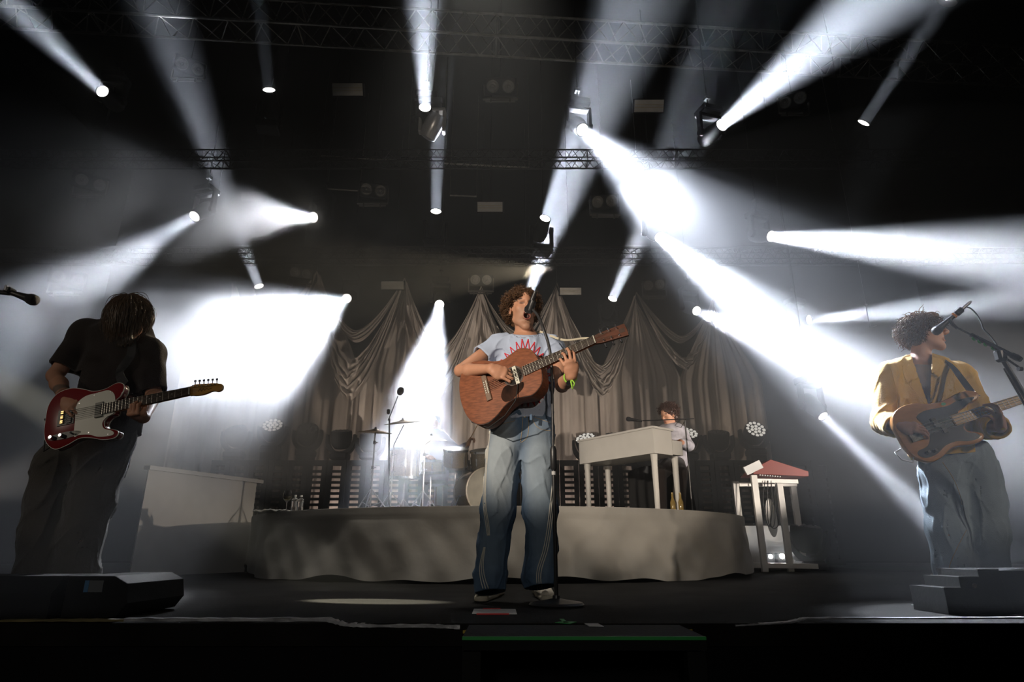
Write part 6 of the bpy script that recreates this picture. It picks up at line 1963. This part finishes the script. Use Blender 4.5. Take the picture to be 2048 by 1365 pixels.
seam(BV(bjn), 'seams', [[(1885, 925), (1905, 955), (1918, 985), (1924, 1010)], [(1933, 1060), (1915, 1095), (1900, 1130), (1893, 1165)]], .0018, M['thread'], bjn, .0005)
for (tx, ty, hx, hy) in ((1896, 1213, 1912, 1199), (1990, 1213, 1980, 1199)):
    shoe(PF(tx, ty) + V((0, .05, 0)), PF(hx, hy) + V((0, .12, 0)), M['dark_shoe'], M['rubber'], bp_, lace=M['rubber'])
strap('strap', [PG @ V((.428, .098, -.012)), B(1944, 786, -.27), B(1922, 757, -.21), B(1904, 733, -.13), B(1892, 720, -.02), B(1888, 722, .10)], .045, M['strap_black'], pb)

# ---------------------------------------------------------------- keyboard player behind the white piano
kp = empty('person', (1.9, 7.55, RZ), 'keyboard player with dark hair sitting behind the white piano, head down', 'person')
YK = 7.75
def K_(px, py, dy=0.0): return P(px, py, YK + dy)
HK = Head(K_(1336, 830, -.05), (-.75, -.55, -.35), (-.2, -.3, 1), 1.0, 0)
hA, hS, hE = HK.ops()
a_ = list(hA) + [Cone(HK.p(0, -.03, -.05), K_(1344, 858), .052, .06, k=.03), Cone(K_(1344, 866), K_(1348, 925), .11, .10, (1, 0, 0), 1.3, .04), Cone(K_(1328, 866), K_(1316, 884, -.1), .05, .04, k=.02), Cone(K_(1316, 884, -.1), K_(1338, 880, -.42), .04, .028, k=.02), Cone(K_(1364, 866), K_(1378, 892, -.1), .05, .04, k=.02), Cone(K_(1378, 892, -.1), K_(1360, 884, -.45), .04, .028, k=.02)]
a_ += hand(K_(1338, 880, -.42), V((-.4, -.6, -.2)), V((0, -.2, -1)), 1, ((25, 30, 20),) * 4, 1.0, .1) + hand(K_(1360, 884, -.45), V((-.4, -.6, -.2)), V((0, -.2, -1)), -1, ((25, 30, 20),) * 4, 1.0, .1)
a_ += [Cone(K_(1346, 930), K_(1320, 950, -.35), .08, .065, k=.03), Cone(K_(1320, 950, -.35), K_(1322, 1012, -.35), .055, .04, k=.02), Cone(K_(1352, 930), K_(1362, 950, -.35), .08, .065, k=.03), Cone(K_(1362, 950, -.35), K_(1358, 1012, -.35), .055, .04, k=.02)]
me = sdf_mesh('body', a_, .009); paint(me, HK.rules(SKIN, (.35, .12, .1), (.04, .02, .015)), SKIN); link('body', me, M['skin'], kp)
me = sdf_mesh('hair', [HK.e((0, -.03, .045), (.098, .112, .10), .03), HK.e((0, -.06, -.03), (.09, .06, .09), .03)], .007, sub=[HK.e((0, .12, -.03), (.06, .075, .08), .02)], disp=lambda X, Y, Z: .010 * snoise(X, Y, Z, 60, 0, 6))
kh = link('hair', me, mat('dark_red_hair', (.05, .022, .016), .5), kp)
curly_hair(HK, None, kh, mat('dark_red_curls', (.06, .026, .018), .5), 500, (.11, .122, .11), (0, -.03, .04), 21, .010, .045, 1.2, .4, win2, .005)
me = sdf_mesh('shirt', [Cone(K_(1344, 864), K_(1348, 925), .125, .12, (1, 0, 0), 1.4, .04), Cone(K_(1328, 866), K_(1316, 884, -.1), .07, .06, k=.03), Cone(K_(1316, 884, -.1), K_(1332, 881, -.32), .058, .05, k=.03), Cone(K_(1364, 866), K_(1378, 892, -.1), .07, .06, k=.03), Cone(K_(1378, 892, -.1), K_(1364, 886, -.34), .058, .05, k=.03)], .009, disp=folds(.006, 1, .5, 26, 2))
link('shirt', me, mat('pale_lilac_shirt', (.40, .38, .42), .85, noise=.4, nscale=14), kp)
me = sdf_mesh('trousers', [Cone(K_(1346, 925), K_(1320, 948, -.35), .10, .085, k=.03), Cone(K_(1320, 948, -.35), K_(1322, 1016, -.35), .078, .07, k=.03), Cone(K_(1352, 925), K_(1362, 948, -.35), .10, .085, k=.03), Cone(K_(1362, 948, -.35), K_(1358, 1016, -.35), .078, .07, k=.03)], .009, disp=folds(.006, 1, .5, 26, 5))
link('trousers', me, M['black_shirt'], kp)
root = empty('piano_stool', (K_(1350, 940).x, 7.78, RZ), 'black cloth covered stool under the keyboard player', 'stool')
q = V((K_(1346, 950).x, 7.8, 0)); zs = K_(1346, 945).z
MB().lathe([(.20, zs - .06), (.22, zs - .04), (.22, zs - .01), (.18, zs)], q, n=28).build('seat', M['matte_black'], root, smooth='auto')
MB().lathe([(.26, RZ + .008), (.25, RZ + .1), (.215, zs - .05)], q, n=36).build('cover', M['matte_black'], root, smooth='auto')
# black cloth drooping under the piano
vs, fs = [], []
for j in range(20):
    for i in range(40):
        u_, v_ = i / 39, j / 19
        p_ = V((K_(1262, 900).x, 8.05, 0)).lerp(V((K_(1385, 900).x, 8.3, 0)), u_)
        zt_ = K_(1300, 922, .4).z - .10 * (2 * u_ - 1) ** 2 - .06
        vs.append(V((p_.x, p_.y + .03 * math.sin(u_ * 38 + math.sin(v_ * 3)), zt_ + (RZ + .01 - zt_) * v_)))
for j in range(19):
    for i in range(39): fs.append((j * 40 + i, j * 40 + i + 1, (j + 1) * 40 + i + 1, (j + 1) * 40 + i))
tag(MB().add(vs, fs).build('black_cloth', M['dark_fabric'], None, smooth=True), 'black cloth hanging behind the legs of the white piano', 'cloth')
# its microphone on a level boom, and small things at the foot
root = empty('microphone_stand', K_(1372, 1010, -.55), 'thin boom microphone stand at the right end of the white piano', 'microphone stand')
MB().rod(V((K_(1374, 900, -.6).x, YK - .6, RZ + .02)), K_(1370, 842, -.6), .009).build('pole', M['black_plastic'], root, smooth='auto')
MB().rod(K_(1388, 838, -.6), K_(1285, 842, -.65), .006).build('boom_arm', M['black_plastic'], root, smooth='auto')
MB().lathe([(.12, RZ + .008), (.11, RZ + .02), (.02, RZ + .03)], (K_(1374, 900, -.6).x, YK - .6, 0), n=24).build('round_base', M['black_plastic'], root, smooth='auto')
MB().tube([K_(1372, 838, -.6), K_(1362, 856, -.6), K_(1350, 852, -.6), K_(1358, 842, -.6)], .004, 6).build('cable_loop', M['rubber'], root, smooth=True)
mic('microphone', K_(1284, 843, -.65), K_(1252, 838, -.65), 'small black microphone over the lid of the white piano')
for i, (px, py) in enumerate(((1346, 1003), (1362, 1010))):
    q = K_(px, 1012, -.9); q.z = RZ + .01
    MBt = MB().lathe([(.012, 0), (.025, .005), (.028, .03), (.028, .12), (.012, .16), (.011, .22), (.001, .222)], q, n=16, caps=False)
    tag(MBt.build('glass_bottle', M['amber'] if 'amber' in M else M.setdefault('amber', mat('amber_glass', (.55, .38, .12), .1, trans=.6)), None, smooth='auto'), ('left' if i == 0 else 'right') + ' amber bottle glinting under the white piano', 'bottle')

# ---------------------------------------------------------------- drummer behind the kit
YD = 8.75
def D_(px, py, dy=0.0): return P(px, py, YD + dy)
dp = empty('person', (D_(880, 950).x, YD, RZ), 'drummer half hidden in smoke behind the kit, raising a drumstick', 'person')
HD = Head(D_(868, 846), (.1, -.95, -.2), (0, -.1, 1), 1.0, 0)
hA, hS, hE = HD.ops()
hx = D_(936, 889, -.28)
a_ = list(hA) + [Cone(HD.p(0, -.03, -.05), D_(869, 870), .052, .06, k=.03), Cone(D_(870, 878), D_(872, 950), .11, .11, (1, 0, 0), 1.3, .04), Cone(D_(890, 880), D_(915, 902, -.1), .05, .04, k=.02), Cone(D_(915, 902, -.1), hx, .04, .028, k=.02), Cone(D_(850, 880), D_(842, 905, -.1), .05, .04, k=.02), Cone(D_(842, 905, -.1), D_(858, 915, -.35), .04, .028, k=.02)]
a_ += hand(hx, V((.35, -.1, .75)), V((.9, -.2, -.2)), -1, ((70, 70, 40),) * 4, 1.1, .02) + hand(D_(858, 915, -.35), V((.3, -.8, 0)), V((0, 0, -1)), 1, ((60, 60, 40),) * 4, 1.0, .02)
me = sdf_mesh('body', a_, .009); paint(me, HD.rules(SKIN, (.35, .12, .1), (.04, .02, .015)), SKIN); link('body', me, M['skin'], dp)
me = sdf_mesh('hair', [HD.e((0, -.03, .045), (.092, .106, .095), .03)], .008, sub=[HD.e((0, .12, -.03), (.06, .075, .08), .02)], disp=lambda X, Y, Z: .008 * snoise(X, Y, Z, 60, 0, 6))
link('hair', me, M['dark_hair'], dp)
me = sdf_mesh('shirt', [Cone(D_(870, 876), D_(872, 955), .13, .13, (1, 0, 0), 1.4, .04), Cone(D_(890, 880), D_(915, 902, -.1), .072, .062, k=.03), Cone(D_(915, 902, -.1), D_(931, 893, -.24), .060, .05, k=.03), Cone(D_(850, 880), D_(842, 905, -.1), .072, .062, k=.03), Cone(D_(842, 905, -.1), D_(853, 912, -.28), .06, .05, k=.03)], .009, disp=folds(.006, 1, .5, 26, 2))
link('shirt', me, mat('grey_violet_shirt', (.22, .20, .26), .85), dp)
root = empty('drum_stool', (D_(872, 960).x, YD + .05, RZ), 'round black drum stool under the drummer', 'stool')
q = V((D_(872, 960).x, YD + .02, 0)); zs = D_(872, 962).z
MB().lathe([(.15, zs - .05), (.17, zs - .03), (.16, zs)], q, n=24).build('seat', M['matte_black'], root, smooth='auto')
MB().rod((q.x, q.y, RZ + .05), (q.x, q.y, zs - .04), .02).build('pole', M['chrome'], root)
for k in range(3): MB().rod((q.x, q.y, RZ + .2), (q.x + .22 * math.cos(k * 2.09), q.y + .22 * math.sin(k * 2.09), RZ + .015), .01).build('leg', M['chrome'], root)
tag(MB().tube([D_(930, 897, -.33), D_(958, 845, -.42)], [.0075, .005], 8).build('drumstick', M['maple']), 'pale drumstick raised beside the acoustic guitar', 'drumstick')
tag(MB().lathe([(.001, 0), (.17, .008), (.19, .03), (.19, .06), (.001, .07)], (D_(872, 960).x, 8.2, RZ + .006), n=20).build('pedal_plate', M['black']), 'dark pedal plate on the riser between the drums', 'pedal')
